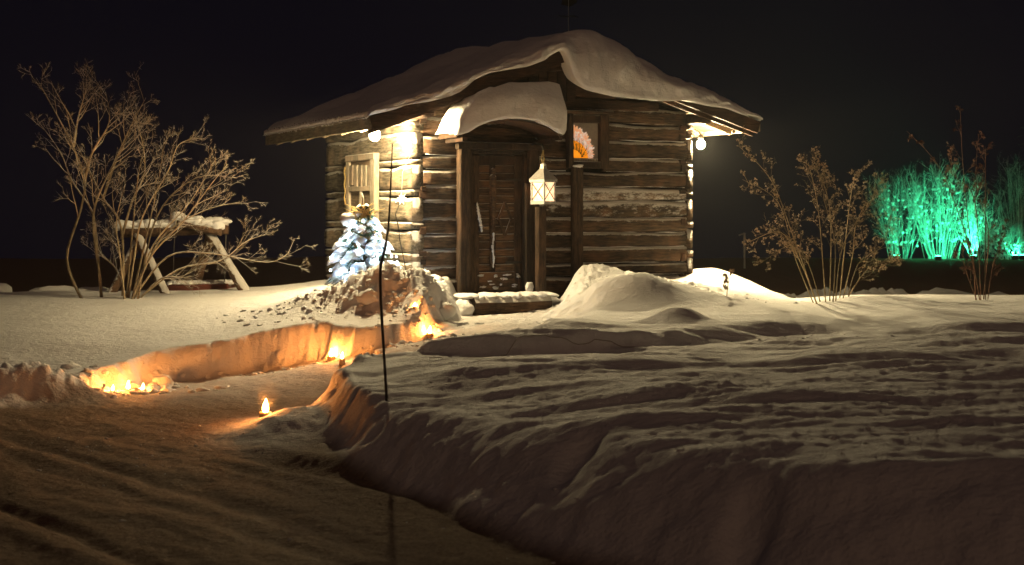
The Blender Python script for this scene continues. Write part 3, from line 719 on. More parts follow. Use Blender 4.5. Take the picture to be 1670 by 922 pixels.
# small lit window right of the door
wz0, wz1 = win_z; wx0, wx1 = win_x
wf = fr_part('window', wx0, wx0+.065, -.10, .06, wz0, wz1, M['door'], cabin)
fr_part('frame', wx1-.13, wx1-.0, -.095, .06, wz0, wz1, M['door'], wf)
fr_part('frame', wx0+.066, wx1-.131, -.09, .06, wz1-.10, wz1, M['door'], wf)
fr_part('frame', wx0+.066, wx1-.131, -.10, .06, wz0, wz0+.085, M['door'], wf)
fr_part('lintel', wx0-.04, wx1+.05, -.115, .0, wz1+.003, wz1+.045, M['log'], wf)
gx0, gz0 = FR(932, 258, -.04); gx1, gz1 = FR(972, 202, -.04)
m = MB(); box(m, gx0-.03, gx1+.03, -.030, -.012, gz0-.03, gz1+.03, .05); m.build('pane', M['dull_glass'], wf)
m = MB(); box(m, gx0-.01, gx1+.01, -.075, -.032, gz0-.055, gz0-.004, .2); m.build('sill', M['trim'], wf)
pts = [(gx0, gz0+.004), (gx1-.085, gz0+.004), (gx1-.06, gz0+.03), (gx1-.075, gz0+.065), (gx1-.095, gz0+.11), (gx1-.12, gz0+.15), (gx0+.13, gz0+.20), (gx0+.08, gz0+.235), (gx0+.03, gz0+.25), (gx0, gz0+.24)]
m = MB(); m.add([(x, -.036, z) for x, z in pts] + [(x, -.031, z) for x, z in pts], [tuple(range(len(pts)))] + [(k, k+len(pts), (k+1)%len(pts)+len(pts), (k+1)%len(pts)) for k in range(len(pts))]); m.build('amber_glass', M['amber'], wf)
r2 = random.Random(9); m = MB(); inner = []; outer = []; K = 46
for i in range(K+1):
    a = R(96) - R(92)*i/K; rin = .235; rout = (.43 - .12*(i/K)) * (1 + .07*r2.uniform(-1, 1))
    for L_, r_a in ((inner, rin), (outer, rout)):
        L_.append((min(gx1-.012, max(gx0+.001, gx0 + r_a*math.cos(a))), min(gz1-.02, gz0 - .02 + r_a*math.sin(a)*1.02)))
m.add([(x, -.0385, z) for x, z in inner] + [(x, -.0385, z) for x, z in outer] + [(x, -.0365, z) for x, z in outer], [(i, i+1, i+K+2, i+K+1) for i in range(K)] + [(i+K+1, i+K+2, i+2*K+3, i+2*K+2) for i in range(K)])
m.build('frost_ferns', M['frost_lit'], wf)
m = MB()
for i in range(34):
    t = (i+.5)/34; a = R(95) - t*R(85); r_a = .12 + .02*r2.random(); L = r2.uniform(.12, .21)*(1-.3*t); ox, oz = gx0+.01, gz0-.02
    p_ = [(ox + (r_a+L*u)*math.cos(a+.25*u+.06*math.sin(5*u+i)) , oz + (r_a+L*u)*math.sin(a+.25*u+.06*math.sin(5*u+i))) for u in (0, .35, .7, 1)]
    p_ = [(x, z) for x, z in p_ if gx0 < x < gx1-.02 and z < gz1-.02]
    if len(p_) > 1: tube(m, [(x, -.046, z) for x, z in p_], [.0028, .0024, .0018, .001][:len(p_)], 4)
tube(m, [(gx0, -.046, gz0+.115), (gx0+.06, -.046, gz0+.105), (gx0+.11, -.046, gz0+.075), (gx0+.16, -.046, gz0+.02)], .0022, 4)
m.build('twig_lines', M['iron'], wf, kind='stuff')

# upright planks standing against the wall right of the door
def upright(pxa, pxb, pyt, pyb, yl, name, par, cap=True):
    x0, zt = FR(pxa, pyt, yl); x1, zb = FR(pxb, pyb, yl)
    o = fr_part(name, x0, x1, yl-.03, yl+.05, zb-.25, zt, M['door'], par, .3, wob=.03)
    if cap:
        m = MB(); blob(m, ((x0+x1)/2, yl+.01, zt+.012), ((x1-x0)*.6, .055, .03), 3, .2, 2); m.build('snow_cap', M['snow'], o, smooth=True)
    m = MB(); 
    tube(m, [((x1+.004), yl+.02, zb+(zt-zb)*k/12) for k in range(13)], [.008+.006*n1(k*.7, 33) for k in range(13)], 5); m.build('snow_line', M['snow'], o, smooth=True)
    return o
upright(933, 950, 273, 440, -.08, 'upright_plank', cabin)
upright(856, 871, 300, 470, -.17, 'upright_plank', cabin, False)

# carved board and shutter panel on the side wall
def side_part(name, pxa, pxb, pyt, pyb, mat, parent, t=.04, base=-.01, wob=.02):
    y1, zt = LS((pxa+pxb)/2, pyt); _, zb = LS((pxa+pxb)/2, pyb); ya = LS(pxa, 300)[0]; yb = LS(pxb, 300)[0]
    y0, y1 = min(ya, yb), max(ya, yb); m = MB()
    if (y1-y0) > (zt-zb): beam(m, (base-t/2, y0, (zt+zb)/2), (base-t/2, y1, (zt+zb)/2), t, zt-zb, side=(1,0,0), rnd=.2, segs=4, wob=wob)
    else: beam(m, (base-t/2, (y0+y1)/2, zb), (base-t/2, (y0+y1)/2, zt), y1-y0, t, side=(0,1,0), rnd=.2, segs=6, wob=wob)
    return m.build(name, mat, parent)
sw = side_part('shutter', 577, 613, 262, 420, M['soffit'], cabin, .03)
side_part('side_board', 613, 620, 250, 420, M['trim'], sw, .07)
side_part('side_board', 572, 577, 262, 420, M['trim'], sw, .06)
side_part('top_board', 574, 620, 252, 262, M['trim'], sw, .08)
for k in range(5): side_part('fan_slat', 579+k*7.2, 583.4+k*7.2, 270, 308-3*abs(k-2), M['trim'], sw, .03, -.042)
side_part('cross_board', 577, 613, 304, 312, M['trim'], sw, .03, -.042)
y_, z_ = LS(595, 340)
m = MB(); hgt_ = [(LS(595, 420)[1], .03), (LS(595, 365)[1], .05), (LS(595, 345)[1], .10), (LS(595, 325)[1], .10), (LS(595, 312)[1], .03)]
vs = []
for z, h_ in hgt_: vs += [(-.045, y_-h_, z), (-.07, y_-h_*.3, z), (-.07, y_+h_*.3, z), (-.045, y_+h_, z)]
m.add(vs, [(4*i+k, 4*i+k+4, 4*i+k+5, 4*i+k+1) for i in range(4) for k in range(3)]); m.build('carved_baluster', M['trim'], sw)

# door step: a half log with snow on it
a_, b2 = FR(768, 492, -.62), FR(892, 492, -.62)
m = MB(); z1_ = FR(820, 486, -.75)[1]; z0_ = FR(820, 512, -.75)[1]
beam(m, (a_[0], -.55, (z0_+z1_)/2-.02), (b2[0], -.55, (z0_+z1_)/2-.02), .42, z1_-z0_+.06, side=(0,1,0), rnd=.5, segs=8, wob=.04, seed=3)
stp = m.build('door_step', M['log'], cabin)
m = MB()
for i in range(26):
    t = i/25; blob(m, (a_[0]-.05+(b2[0]-a_[0]+.1)*t, -.50+.06*math.sin(i*1.7), z1_+.012), (.07, .24, .03+.01*math.sin(i)), 70+i, .2, 2)
m.build('step_snow', M['snow'], stp, smooth=True)
m = MB(); xs_ = FR(757, 490, -.6)
blob(m, (xs_[0], -.6, z0_+.06), (.10, .16, .11), 5, .3, 3); m.build('step_drift', M['snow'], stp, smooth=True); m = MB(); blob(m, (b2[0]+.05, -.35, z0_+.12), (.22, .25, .10), 6, .25, 3)
m.build('step_drift', M['snow'], stp, smooth=True)
# snow piled on the cabin's foot ledges
for i, (px, py, r_) in enumerate(((700, 464, .20), (862, 466, .05), (880, 463, .055), (694, 446, .05))):
    x, z = FR(px, py, -.22); m = MB()
    blob(m, (x, -.24, z-.02), (r_, r_*.8, r_*.62 if i == 0 else r_*1.3), 12+i, .3, 3)
    w_ = to_world(x, -.24, z)
    o = m.build('snow_heap', M['snow'], cabin, smooth=True)

# ------------------------------------------------------------------ lamps of the cabin
def eave_lamp(loc, label, mat, r, rz):
    t = thing('eave_lamp', loc, label, 'lamp', 'bare lamps under the eaves')
    l = Vector(loc)
    m = MB(); tube(m, [l+Vector((.0,.0,.13)), l+Vector((0,0,.05))], [.03, .035], 10); m.build('socket', M['iron'], t, world=True, smooth=True)
    m = MB(); tube(m, [l+Vector((.10*math.cos(rz),.10*math.sin(rz),.20)), l+Vector((.03*math.cos(rz),.03*math.sin(rz),.17)), l+Vector((0,0,.12))], .010, 6); m.build('bracket', M['iron'], t, world=True, smooth=True)
    m = MB(); blob(m, l, (r, r, r*1.1), 0, 0, 3); m.build('bulb', mat, t, world=True, smooth=True)
pL = to_world(-.46, -.04, 0); pL.z = ZC + (HY-221)*pL.y/F_PX
eave_lamp(pL, 'glaring warm bulb under the eave above the snowy fir, by the side wall', M['bulb'], .062, 0)
pR = to_world(WD+.22, .10, 0); pR = Vector(((1143-CX)*pR.y/F_PX, pR.y, ZC + (HY-236)*pR.y/F_PX))
eave_lamp(pR, 'glaring warm bulb outside the cabin corner farthest from the door, under the open rafters', M['bulb_r'], .054, 2.4)

# lantern hung in front of the plank beside the door
YL = -.42
lx, lz = FR(886, 332, YL); lw = to_world(lx, YL, lz-.01); S = .098; H = .26
lant = thing('lantern', lw, 'glowing lantern with crossed bars and pyramid roof hung beside the door', 'lantern', rz=TH+R(22))
def part(mb, name, mat, par=lant, **k): return mb.build(name, mat, par, **k)
m = MB(); box(m, -S-.01, S+.01, -S-.01, S+.01, 0, .035, .1); part(m, 'base', M['metal_pale'])
m = MB(); box(m, -S-.02, S+.02, -S-.02, S+.02, H, H+.03, .1); part(m, 'top_plate', M['metal_pale'])
m = MB(); q = S+.025
m.add([(-q,-q,H+.031),(q,-q,H+.031),(q,q,H+.031),(-q,q,H+.031),(-.03,-.03,H+.16),(.03,-.03,H+.16),(.03,.03,H+.16),(-.03,.03,H+.16),(-.025,-.025,H+.20),(.025,-.025,H+.20),(.025,.025,H+.20),(-.025,.025,H+.20)],
      [(0,1,5,4),(1,2,6,5),(2,3,7,6),(3,0,4,7),(4,5,9,8),(5,6,10,9),(6,7,11,10),(7,4,8,11),(8,9,10,11)]); part(m, 'lantern_roof', M['metal_pale'])
m = MB(); blob(m, (0,0,H+.205), (.035,.035,.02), 2, .2, 2); part(m, 'snow', M['snow'], smooth=True)
for sx in (-1, 1):
    for sy in (-1, 1):
        m = MB(); beam(m, (sx*S, sy*S, .035), (sx*S, sy*S, H), .018, .018); part(m, 'corner_post', M['metal_pale'])
for k in range(4):
    Rm = Matrix.Rotation(k*math.pi/2, 4, 'Z')
    m = MB()
    for a, b in (((-S,-S-.002,.04),(S,-S-.002,H-.005)), ((S,-S-.002,.04),(-S,-S-.002,H-.005))):
        tube(m, [Rm @ Vector(a), Rm @ Vector(b)], .005, 5)
    part(m, 'crossed_bars', M['iron'])
    m = MB(); m.add([Rm @ Vector(p) for p in ((-S+.009,-S+.006,.036),(S-.009,-S+.006,.036),(S-.009,-S+.006,H-.001),(-S+.009,-S+.006,H-.001),(-S+.009,-S+.010,.036),(S-.009,-S+.010,.036),(S-.009,-S+.010,H-.001),(-S+.009,-S+.010,H-.001))], [(0,1,2,3),(7,6,5,4),(0,4,5,1),(3,2,6,7)])
    part(m, 'pane', M['pane_glow'])
hk = to_world(lx-.02, YL, FR(884, 245, YL)[1])
m = MB(); L0 = Vector((0,0,H+.20)); Lh = Vector((0,0,hk.z-lw.z))
tube(m, [L0, (.02,.0,H+.27), Lh], .006, 5); tube(m, [L0, (-.022,.01,H+.28), Lh], .006, 5); part(m, 'rope', M['straw'])
m = MB(); hl = FR(884, 245, YL)[1]
tube(m, [(lx, .0, hl+.05), (lx, -.2, hl+.09), (lx, YL+.02, hl+.06), (lx, YL, hl)], .014, 7); m.build('lantern_hook', M['iron'], cabin, smooth=True)
# post under the lantern
x0, zt = FR(875, 338, -.30); x1, zb = FR(889, 472, -.30)
fr_part('lantern_post', x0, x1, -.34, -.25, zb-.25, zt, M['door'], cabin, .3, wob=.03)

# star ornament and its cord on the side wall
sy_, sz_ = LS(655, 324, -.16); sp = to_world(-.16, sy_, sz_)
star = thing('star_light', sp, 'small bright star ornament hanging at the side wall near the corner', 'star light')
m = MB(); rr_ = random.Random(3)
for k in range(9):
    a = k*2*math.pi/9 + .2; L = .045 + .04*rr_.random(); d = Vector((math.cos(a), rr_.uniform(-.3,.3), math.sin(a)))
    tube(m, [sp, sp + d*L], [.011, .0012], 5)
m.build('rays', M['star'], star, world=True)
m = MB(); tube(m, [sp+Vector((0,0,.04)), sp+Vector((.01,.02,.3)), to_world(-.03, sy_, sz_+.55)], .004, 5); m.build('cord', M['wire'], star, world=True)
m = MB(); pts = [sp+Vector((-.02,0,-.05)), W3(645,350,sp.y), W3(650,372,sp.y), W3(652,392,sp.y), W3(658,420,sp.y), W3(663,447,sp.y)]
tube(m, pts, .006, 5)
setp(m.build('lamp_cable', M['iron'], at=pts[-1]), 'thin dark cable dangling down the side wall below the star', 'cable')
pts = [to_world(-.05, LS(572, 268)[0], LS(572, 268)[1])] + [to_world(-.08, LS(572, y)[0], LS(572, y)[1]) for y in range(275, 345, 10)]
m = MB()
for i in range(len(pts)-1):
    for k in range(3): p = Vector(pts[i]).lerp(pts[i+1], k/3); blob(m, p+Vector((.008*math.sin(i*3+k),0,0)), (.012,.012,.022), i*3+k, .4, 1)
setp(m.build('rope_garland', M['straw'], at=pts[-1], smooth=True), 'knotted rope hanging from the top of the carved side shutter', 'rope')

# ------------------------------------------------------------------ little snowy fir with lights by the side wall
fb = Vector((-1.66, 15.95, 0)); fb.z = ZC - (452-HY)*fb.y/F_PX - .05
fir = thing('fir_tree', fb, 'small snow-laden fir with cold white lights beside the cabin', 'fir tree')
rt = random.Random(12); FH = .95
m = MB(); tube(m, [fb, fb+Vector((.01,0,FH*.5)), fb+Vector((-.02,0,FH))], [.03,.02,.006], 7); m.build('trunk', M['bark_dark'], fir, world=True)
m = MB(); tips = []
for lv in range(11):
    t = lv/10; z = .05 + t*FH*.80; Lr = .31*(1-t)**.75 + .07
    nb = int(12-5*t)
    for k in range(nb):
        a = 2*math.pi*(k + .5*(lv%2) + rt.random()*.4)/nb; L = Lr*rt.uniform(.75, 1.12)
        p0 = fb+Vector((0,0,z)); d = Vector((math.cos(a), math.sin(a), 0)); pts = [p0, p0+d*L*.5+Vector((0,0,.03)), p0+d*L+Vector((0,0,-.09*L/.3))]
        tube(m, pts, [.008,.006,.002], 4); tips.append((pts[1], pts[2], L, a, t))
        perp = Vector((-d.y, d.x, 0))
        for s_i in range(22):
            u = .15+.85*s_i/21; c = pts[0].lerp(pts[1], u*2) if u < .5 else pts[1].lerp(pts[2], u*2-1)
            for sg in (-1, 0, 1):
                e = c + perp*sg*.05*(1.2-.6*u) + d*.045 + Vector((0,0,rt.uniform(-.04,.02))); wv = Vector((-.004*sg, 0, .005))
                m.add([c, c+d*.006+wv, e], [(0,1,2)])
m.build('boughs', M['needle'], fir, world=True)
# snow lying on the boughs: a ragged lump on each, drooping with it
for i, (a, b, L, ang, t) in enumerate(tips):
    if math.sin(ang) > .55 or rt.random() < .36: continue
    c = a.lerp(b, rt.uniform(.3, .75)); w2 = L*rt.uniform(.20, .31) + .012
    sm = MB(); rs = ico(3); dirv = (b-a).normalized(); 
    A = np.array([tuple(v) for v in rs[0]]); k = 1 + .34*fbm(A[:,0]*2+i, A[:,1]*2+A[:,2]*1.5, 3, i) + .12*perlin(A[:,0]*7+A[:,2]*3, A[:,1]*7+i, i)
    ca, sa = math.cos(ang), math.sin(ang); out = []
    for q_, v in enumerate(A):
        x, y, z_ = v*k[q_]; x *= w2*1.5; y *= w2*.8; z_ *= w2*(.62 if z_ > 0 else .30); z_ -= .9*x*x/(w2+.01)*.35
        out.append((c.x + x*ca - y*sa, c.y + x*sa + y*ca, c.z + .03 + z_))
    sm.add(out, rs[1]); sm.build('bough_snow', M['snow_glow'], fir, world=True, smooth=True)
p = W3(567, 358, fb.y-.10); m = MB(); blob(m, p, (.085,.07,.075), 5, .2, 3); m.build('snow_cap', M['snow'], fir, world=True, smooth=True)
m = MB(); top = fb+Vector((.02,-.05,FH*.78))
for k in range(40):
    a = rt.uniform(-1.35, 1.2); L = rt.uniform(.08,.23); d = Vector((math.sin(a), rt.uniform(-.4,.2), math.cos(a)*.9)).normalized(); o_ = top+Vector((rt.uniform(-.06,.06),-.03,rt.uniform(-.08,.02)))
    tube(m, [o_, o_+d*L*.6, o_+d*L+Vector((.03*math.copysign(1,a),0,-.02))], [.007,.006,.002], 4)
m.build('straw_tuft', M['straw'], fir, world=True)
for k in range(44):
    t = rt.random()**1.3; z = .10+t*.62; a = rt.uniform(math.pi*1.0, math.pi*2.0); rr_ = (.32*(1-t)**.8+.09)*rt.uniform(.92, 1.12)
    m = MB(); blob(m, fb+Vector((math.cos(a)*rr_, math.sin(a)*rr_, z)), .0085, 0, 0, 1); m.build('light', M['led'], fir, world=True)

# ------------------------------------------------------------------ clods of shovelled snow
rc = random.Random(21); clods = MB()
def scatter(n, cx, cy, sx, sy, r0, r1, rough=.45):
    xs = np.array([rc.gauss(cx, sx) for _ in range(n)]); ys = np.array([rc.gauss(cy, sy) for _ in range(n)]); zs = terrain(xs, ys)[0]
    for x, y, z in zip(xs, ys, zs):
        if ((x-AX)*CS + (y-AY)*SN) > -.05 and (-(x-AX)*SN + (y-AY)*CS) > -.1: continue
        r = r0 + (r1-r0)*rc.random()**2.6
        blob(clods, (x, y, z-r*.1), (r*rc.uniform(.8,1.4), r*rc.uniform(.8,1.2), r*rc.uniform(.55,.9)), rc.randrange(9999), .62, 1 if r < .02 else 2, 2.6)
scatter(230, -1.5, 15.0, .40, .30, .006, .04); scatter(190, -2.2, 15.05, .42, .22, .005, .032); scatter(160, -1.0, 14.5, .22, .28, .006, .035)
scatter(70, -3.6, 13.4, .38, .14, .02, .075); scatter(50, -2.7, 14.0, .5, .05, .01, .035); scatter(50, -.95, 13.75, .3, .16, .012, .05)
scatter(14, -1.40, 12.1, .1, .15, .015, .05); scatter(110, 1.9, 15.9, .5, .2, .006, .026); scatter(70, .95, 16.2, .2, .35, .006, .03); scatter(30, .35, 14.4, .12, .35, .008, .028)
scatter(120, -2.6, 10.5, 1.2, .8, .005, .016); scatter(90, 2.4, 12.6, 1.4, .25, .006, .02); scatter(70, 1.8, 7.0, 1.1, .4, .006, .018)
clods.build('snow_clods', M['snow_clod'], kind='stuff', smooth=True)
# larger lumps one can point at
def lump(px, py, z, r, label, seed, rough=.3):
    p = G3(px, py, z); p.z = hz(p.x, p.y); m = MB(); blob(m, p+Vector((0,0,r[2]*.35)), r, seed, rough, 3, 1.5)
    setp(m.build('snow_lump', M['snow_clod'], at=p, smooth=True), label, 'snow lump', 'big lumps of shovelled snow')
lump(722, 536, .50, (.13,.11,.10), 'rounded snow block glowing orange beside the candle nearest the door', 3, .2)
lump(604, 452, 1.0, (.085,.07,.10), 'upright snow lump on the very top of the heap before the fir', 5)
lump(575, 462, .95, (.14,.10,.06), 'flat dark snow slab on the heap, just below the fir', 6)
lump(600, 500, .75, (.11,.09,.08), 'snow lump halfway down the heap left of the marker stake', 7)
lump(585, 585, .40, (.15,.11,.07), 'dark snow lump at the corner of the cut path beside two candles', 8)
lump(266, 633, .03, (.10,.08,.08), 'snow lump just right of the two candles at the left bank', 9)

# ------------------------------------------------------------------ candles along the path
rcand = random.Random(5)
def candle(px, py, z, label, s=1.0, lean=0, dy=0.0):
    p = G3(px, py+4, z); p.y += dy; p.z = hz(p.x, p.y)+.004
    Yq = p.y; zt_ = ZC - (py-HY)*Yq/F_PX
    t = thing('candle', p, label, 'candle', 'candles along the snow path')
    h = max(.018*s, zt_ - p.z - .02*s)
    h = min(h, .05)
    m = MB(); tube(m, [p+Vector((0,0,-.03)), p+Vector((0,0,h))], [.030*s,.028*s], 12); m.build('cup', M['wax'], t, world=True, smooth=True)
    m = MB(); c = p+Vector((0,0,h)); 
    tube(m, [c+Vector((0,0,.002)), c+Vector((0,0,.012*s)), c+Vector((0,0,.026*s)), c+Vector((.003,0,.042*s)), c+Vector((.004+lean,0,.060*s))], [.008*s,.0135*s,.0125*s,.007*s,.001], 8); m.build('flame', M['flame'], t, world=True, smooth=True)
    return p
candle(209, 632, .05, 'left candle of the pair burning before the leftmost orange snow bank', 1.25)
candle(233, 634, .05, 'right candle of the pair burning before the leftmost orange snow bank', 1.1)
candle(184, 634, .05, 'low candle half hidden among clods left of the burning pair', .8)
candle(540, 577, .30, 'candle flaming tight against the tall cut snow wall left of the stake', 1.3)
candle(558, 580, .33, 'candle on the path just right of the one against the tall snow wall', 1.0)
pc = candle(433, 683, .05, 'lone smoking candle at the near end of the path, before the dark bank', 1.75)
candle(701, 541, .50, 'candle burning in the snow nearest the cabin door', 1.2)
candle(676, 536, .52, 'dim candle tucked in the heap just left of the candle nearest the door', .6)
# hidden behind the corner of the bank: only its glow shows
pk_ = Vector((-1.62, 12.05, 0)); pk_.z = hz(pk_.x, pk_.y)

# smoke over the lone candle
SMK = pc + Vector((.01, 0, .21)); m = MB(); blob(m, SMK-SMK, (.10, .10, .21), 1, 0, 3)
sm_ = bpy.data.materials.new('smoke'); sm_.use_nodes = True; sn_ = sm_.node_tree; sn_.nodes.clear(); so_ = sn_.nodes.new('ShaderNodeOutputMaterial'); sv_ = sn_.nodes.new('ShaderNodeVolumePrincipled')
gr_ = nd(sn_, 'ShaderNodeTexGradient', gradient_type='SPHERICAL'); sn_.links.new(mapping(sn_, (9, 9, 4.6)), gr_.inputs[0])
dn_ = noise(sn_, mapping(sn_, (1, 1, .5)), 19, 3, .6); dr_ = ramp(sn_, dn_, [(.42, (0,0,0)), (.66, (1,1,1))])
sn_.links.new(math_n(sn_, 'MULTIPLY', math_n(sn_, 'MULTIPLY', dr_, gr_.outputs['Fac']), 2.6), sv_.inputs['Density']); sn_.links.new(sv_.outputs[0], so_.inputs['Volume'])
o = m.build('smoke', sm_, smooth=True); o.location = SMK; o['kind'] = 'stuff'
# marker stake
b0 = None
for Yt in np.arange(8.0, 11.0, .02):                    # where the sight line meets the bank
    q_ = W3(632, 655, float(Yt))
    if hz(q_.x, q_.y) >= q_.z: b0 = q_; break
if b0 is None: b0 = G3(632, 655, .42)
pts = [b0+Vector((0,0,-.1))] + [W3(px, py, b0.y) for px, py in ((630,640),(627,590),(624,540),(621,490),(620,452),(621,432),(628,405),(633,375),(636,330),(638,280),(640,235))]
m = MB(); tube(m, pts, [.0100]*5+[.0100,.0105,.009,.0075,.006,.005,.004], 8)
setp(m.build('marker_stake', M['stake'], at=b0, smooth=True), 'thin crooked dark stake standing in the near snow bank', 'stake')
m = MB(); 
# pale cable lying over the step in the yard
pts = []
for k in range(41):
    t = k/40; px = 700 + 360*t; X = None
    Yc = 11.72 + .12*math.sin(t*2.2) + .35*t*t
    X = (px-CX)*Yc/F_PX; pts.append(Vector((X, Yc, 0)))
zs = terrain(np.array([p.x for p in pts]), np.array([p.y for p in pts]))[0]
for p, z in zip(pts, zs): p.z = z + .006
tube(m, pts, .0045, 5); setp(m.build('ground_cable', M['wire'], at=pts[0]), 'pale thin cable lying along the shadowed snow step', 'cable')

# ------------------------------------------------------------------ bare shrubs and stalks
def path_pts(pts, n):
    """resample a polyline smoothly (Catmull-Rom)"""
    P = [pts[0]] + list(pts) + [pts[-1]]; out = []
    for i in range(1, len(P)-2):
        for k in range(n):
            t = k/n; a, b, c, d = P[i-1], P[i], P[i+1], P[i+2]
            out.append(.5*((2*b) + (c-a)*t + (2*a-5*b+4*c-d)*t*t + (3*b-a-3*c+d)*t*t*t))
    out.append(P[-2]); return out
def branch(mb, p, d, L, r, depth, rg, up=.35, kids=4, bend=.5, tipf=None, ratio=.6):
    n = max(3, int(L/.09)); pts = [p]; dd = Vector(d).normalized(); n = min(n, 9)
    for i in range(n):
        dd = (dd + Vector((rg.gauss(0,1), rg.gauss(0,1), rg.gauss(0,1)))*bend*.22 + Vector((0,0,up*.16))).normalized()
        pts.append(pts[-1] + dd*L/n)
    rad = [r*(1-.75*i/n) for i in range(n+1)]
    tube(mb, pts, rad, 4 if r < .006 else 5, False)
    if tipf: tipf(pts, depth)
    if depth <= 0: return
    for k in range(kids):
        t = rg.uniform(.25, .98); i = min(n-1, int(t*n)); q = pts[i].lerp(pts[i+1], t*n-i)
        dr = (pts[i+1]-pts[i]).normalized(); s = Vector((rg.gauss(0,1), rg.gauss(0,1), rg.gauss(0,.7))); s = (s - dr*s.dot(dr)).normalized()
        branch(mb, q, dr*.8 + s*rg.uniform(.5,1.0), L*ratio*rg.uniform(.6,1.1)*(1.15-.5*t), max(.0016, rad[i]*.62), depth-1, rg, up, kids, bend, tipf, ratio)
def shrub(name, label, cat, stems, Y0, mat, seed, r0, rt_, kidn, Lk, depth=2, jit=.35, group=None, tipf=None, up=.5, start=.35, zfix=True, twmat=None, dY=None, kid2=4):
    rg = random.Random(seed)
    base = W3(*stems[0][0], Y0); base.z = hz(base.x, base.y)
    t = thing(name, base, label, cat, group)
    tw = MB()
    for si, st in enumerate(stems):
        yj = rg.uniform(-.12, .12); lean = rg.uniform(-jit, jit)
        pts = [W3(px, py, Y0 + yj + lean*k/len(st)) for k, (px, py) in enumerate(st)]
        if st[0][1] > 455: pts[0].z = min(pts[0].z, hz(pts[0].x, pts[0].y)) - .06
        cp = path_pts(pts, 5); n = len(cp); rad = [r0*(1-(1-rt_)*i/(n-1)) for i in range(n)]
        m = MB(); tube(m, cp, rad, 7); m.build('stem', mat, t, world=True, smooth=True)
        if tipf: tipf(cp, 3)
        for k in range(kidn):
            u = start + (1-start)*(k+rg.random())/kidn; i = min(n-2, int(u*(n-1))); q = cp[i]
            dr = (cp[i+1]-cp[i]).normalized(); s = Vector((rg.gauss(0,1), rg.gauss(0,.8), rg.gauss(0,.6))); s = (s-dr*s.dot(dr)).normalized()
            branch(tw, q, dr*.9+s*.7+Vector((0,0,.12)), Lk*rg.uniform(.5,1.15)*(1.2-.55*u), max(.0026, rad[i]*.5), depth, rg, up, kid2, .42, tipf, .64 if depth > 2 else .6)
    tw.build('twigs', twmat or mat, t, world=True, kind='stuff')
    return t
Y_L = 17.6
shrub('bare_tree', 'tall bare tree on two lean stems, leftmost of the snowy yard', 'tree',
      [[(136,482),(109,423),(132,341),(137,296),(118,237),(77,159),(59,127)], [(166,482),(155,373),(148,341),(118,296),(98,248),(60,195)],
       [(160,430),(152,352),(173,291),(196,250),(223,191)], [(137,300),(150,250),(178,200),(172,150)], [(120,240),(128,190),(140,150)]],
      Y_L, M['bark'], 31, .020, .12, 9, .58, 3, kid2=3, start=.3)
shrub('bare_tree', 'bare tree with a forked crown between the leftmost tree and the broad shrub', 'tree',
      [[(200,484),(198,373),(168,323),(141,268),(121,227)], [(198,390),(215,330),(236,280),(228,215),(205,175)], [(168,325),(190,260),(214,205),(238,160)]],
      Y_L+.3, M['bark'], 32, .018, .12, 8, .56, 3, kid2=3)
shrub('bare_shrub', 'broad bare shrub spreading over the snowy log swing', 'shrub',
      [[(209,484),(218,428),(232,355),(273,282),(291,237),(319,227)], [(206,484),(218,355),(228,273),(241,223)], [(223,489),(255,355),(319,291),(387,291)],
       [(213,470),(273,419),(346,414),(437,428),(474,410)], [(215,484),(250,400),(310,330),(350,262)], [(212,480),(262,390),(330,345),(390,330)], [(218,480),(290,440),(360,425),(400,395),(432,383)],
       [(214,484),(240,380),(258,300),(268,225)], [(204,484),(196,420),(190,360),(205,300)], [(222,484),(262,455),(300,450),(330,425)], [(207,484),(190,440),(165,415),(150,380)], [(216,484),(245,420),(300,360),(345,300),(372,268)]],
      Y_L-.2, M['bark'], 33, .015, .14, 12, .44, 3, jit=.6, kid2=3)
# seed heads at the tips of stalks
def make_tips(mb, rg, size, dens):
    def f(pts, depth):
        for i in range(1, len(pts)):
            if depth == 3 and i < len(pts)*.62: continue
            if rg.random() < dens:
                c = pts[i]
                for k in range(4):
                    d = Vector((rg.gauss(0,1), rg.gauss(0,1), rg.gauss(.2,1))).normalized(); s = size*rg.uniform(.5,1.2)
                    e = Vector((rg.gauss(0,1), rg.gauss(0,1), rg.gauss(0,1))); e = (e-d*e.dot(d)).normalized()
                    mb.add([c, c+d*s*.5+e*s*.35, c+d*s+Vector((0,0,-.2*s)), c+d*s*.5-e*s*.35+Vector((0,0,.1*s))], [(0,1,2),(0,2,3)])
    return f
Y_R = 15.9
def stalks(name, label, stems, Y0, mat, smat, seed, r0, kidn, Lk, dens, size, cat='shrub', up=.25, depth=1, start=.3, group='dry shrubs at the edge of the yard'):
    mb = MB(); rg = random.Random(seed+100); f = make_tips(mb, rg, size, dens)
    t = shrub(name, label, cat, stems, Y0, mat, seed, r0, .25, kidn, Lk, depth, .5, group, f, up, start, kid2=4)
    mb.build('seed_heads', smat, t, world=True, kind='stuff'); return t
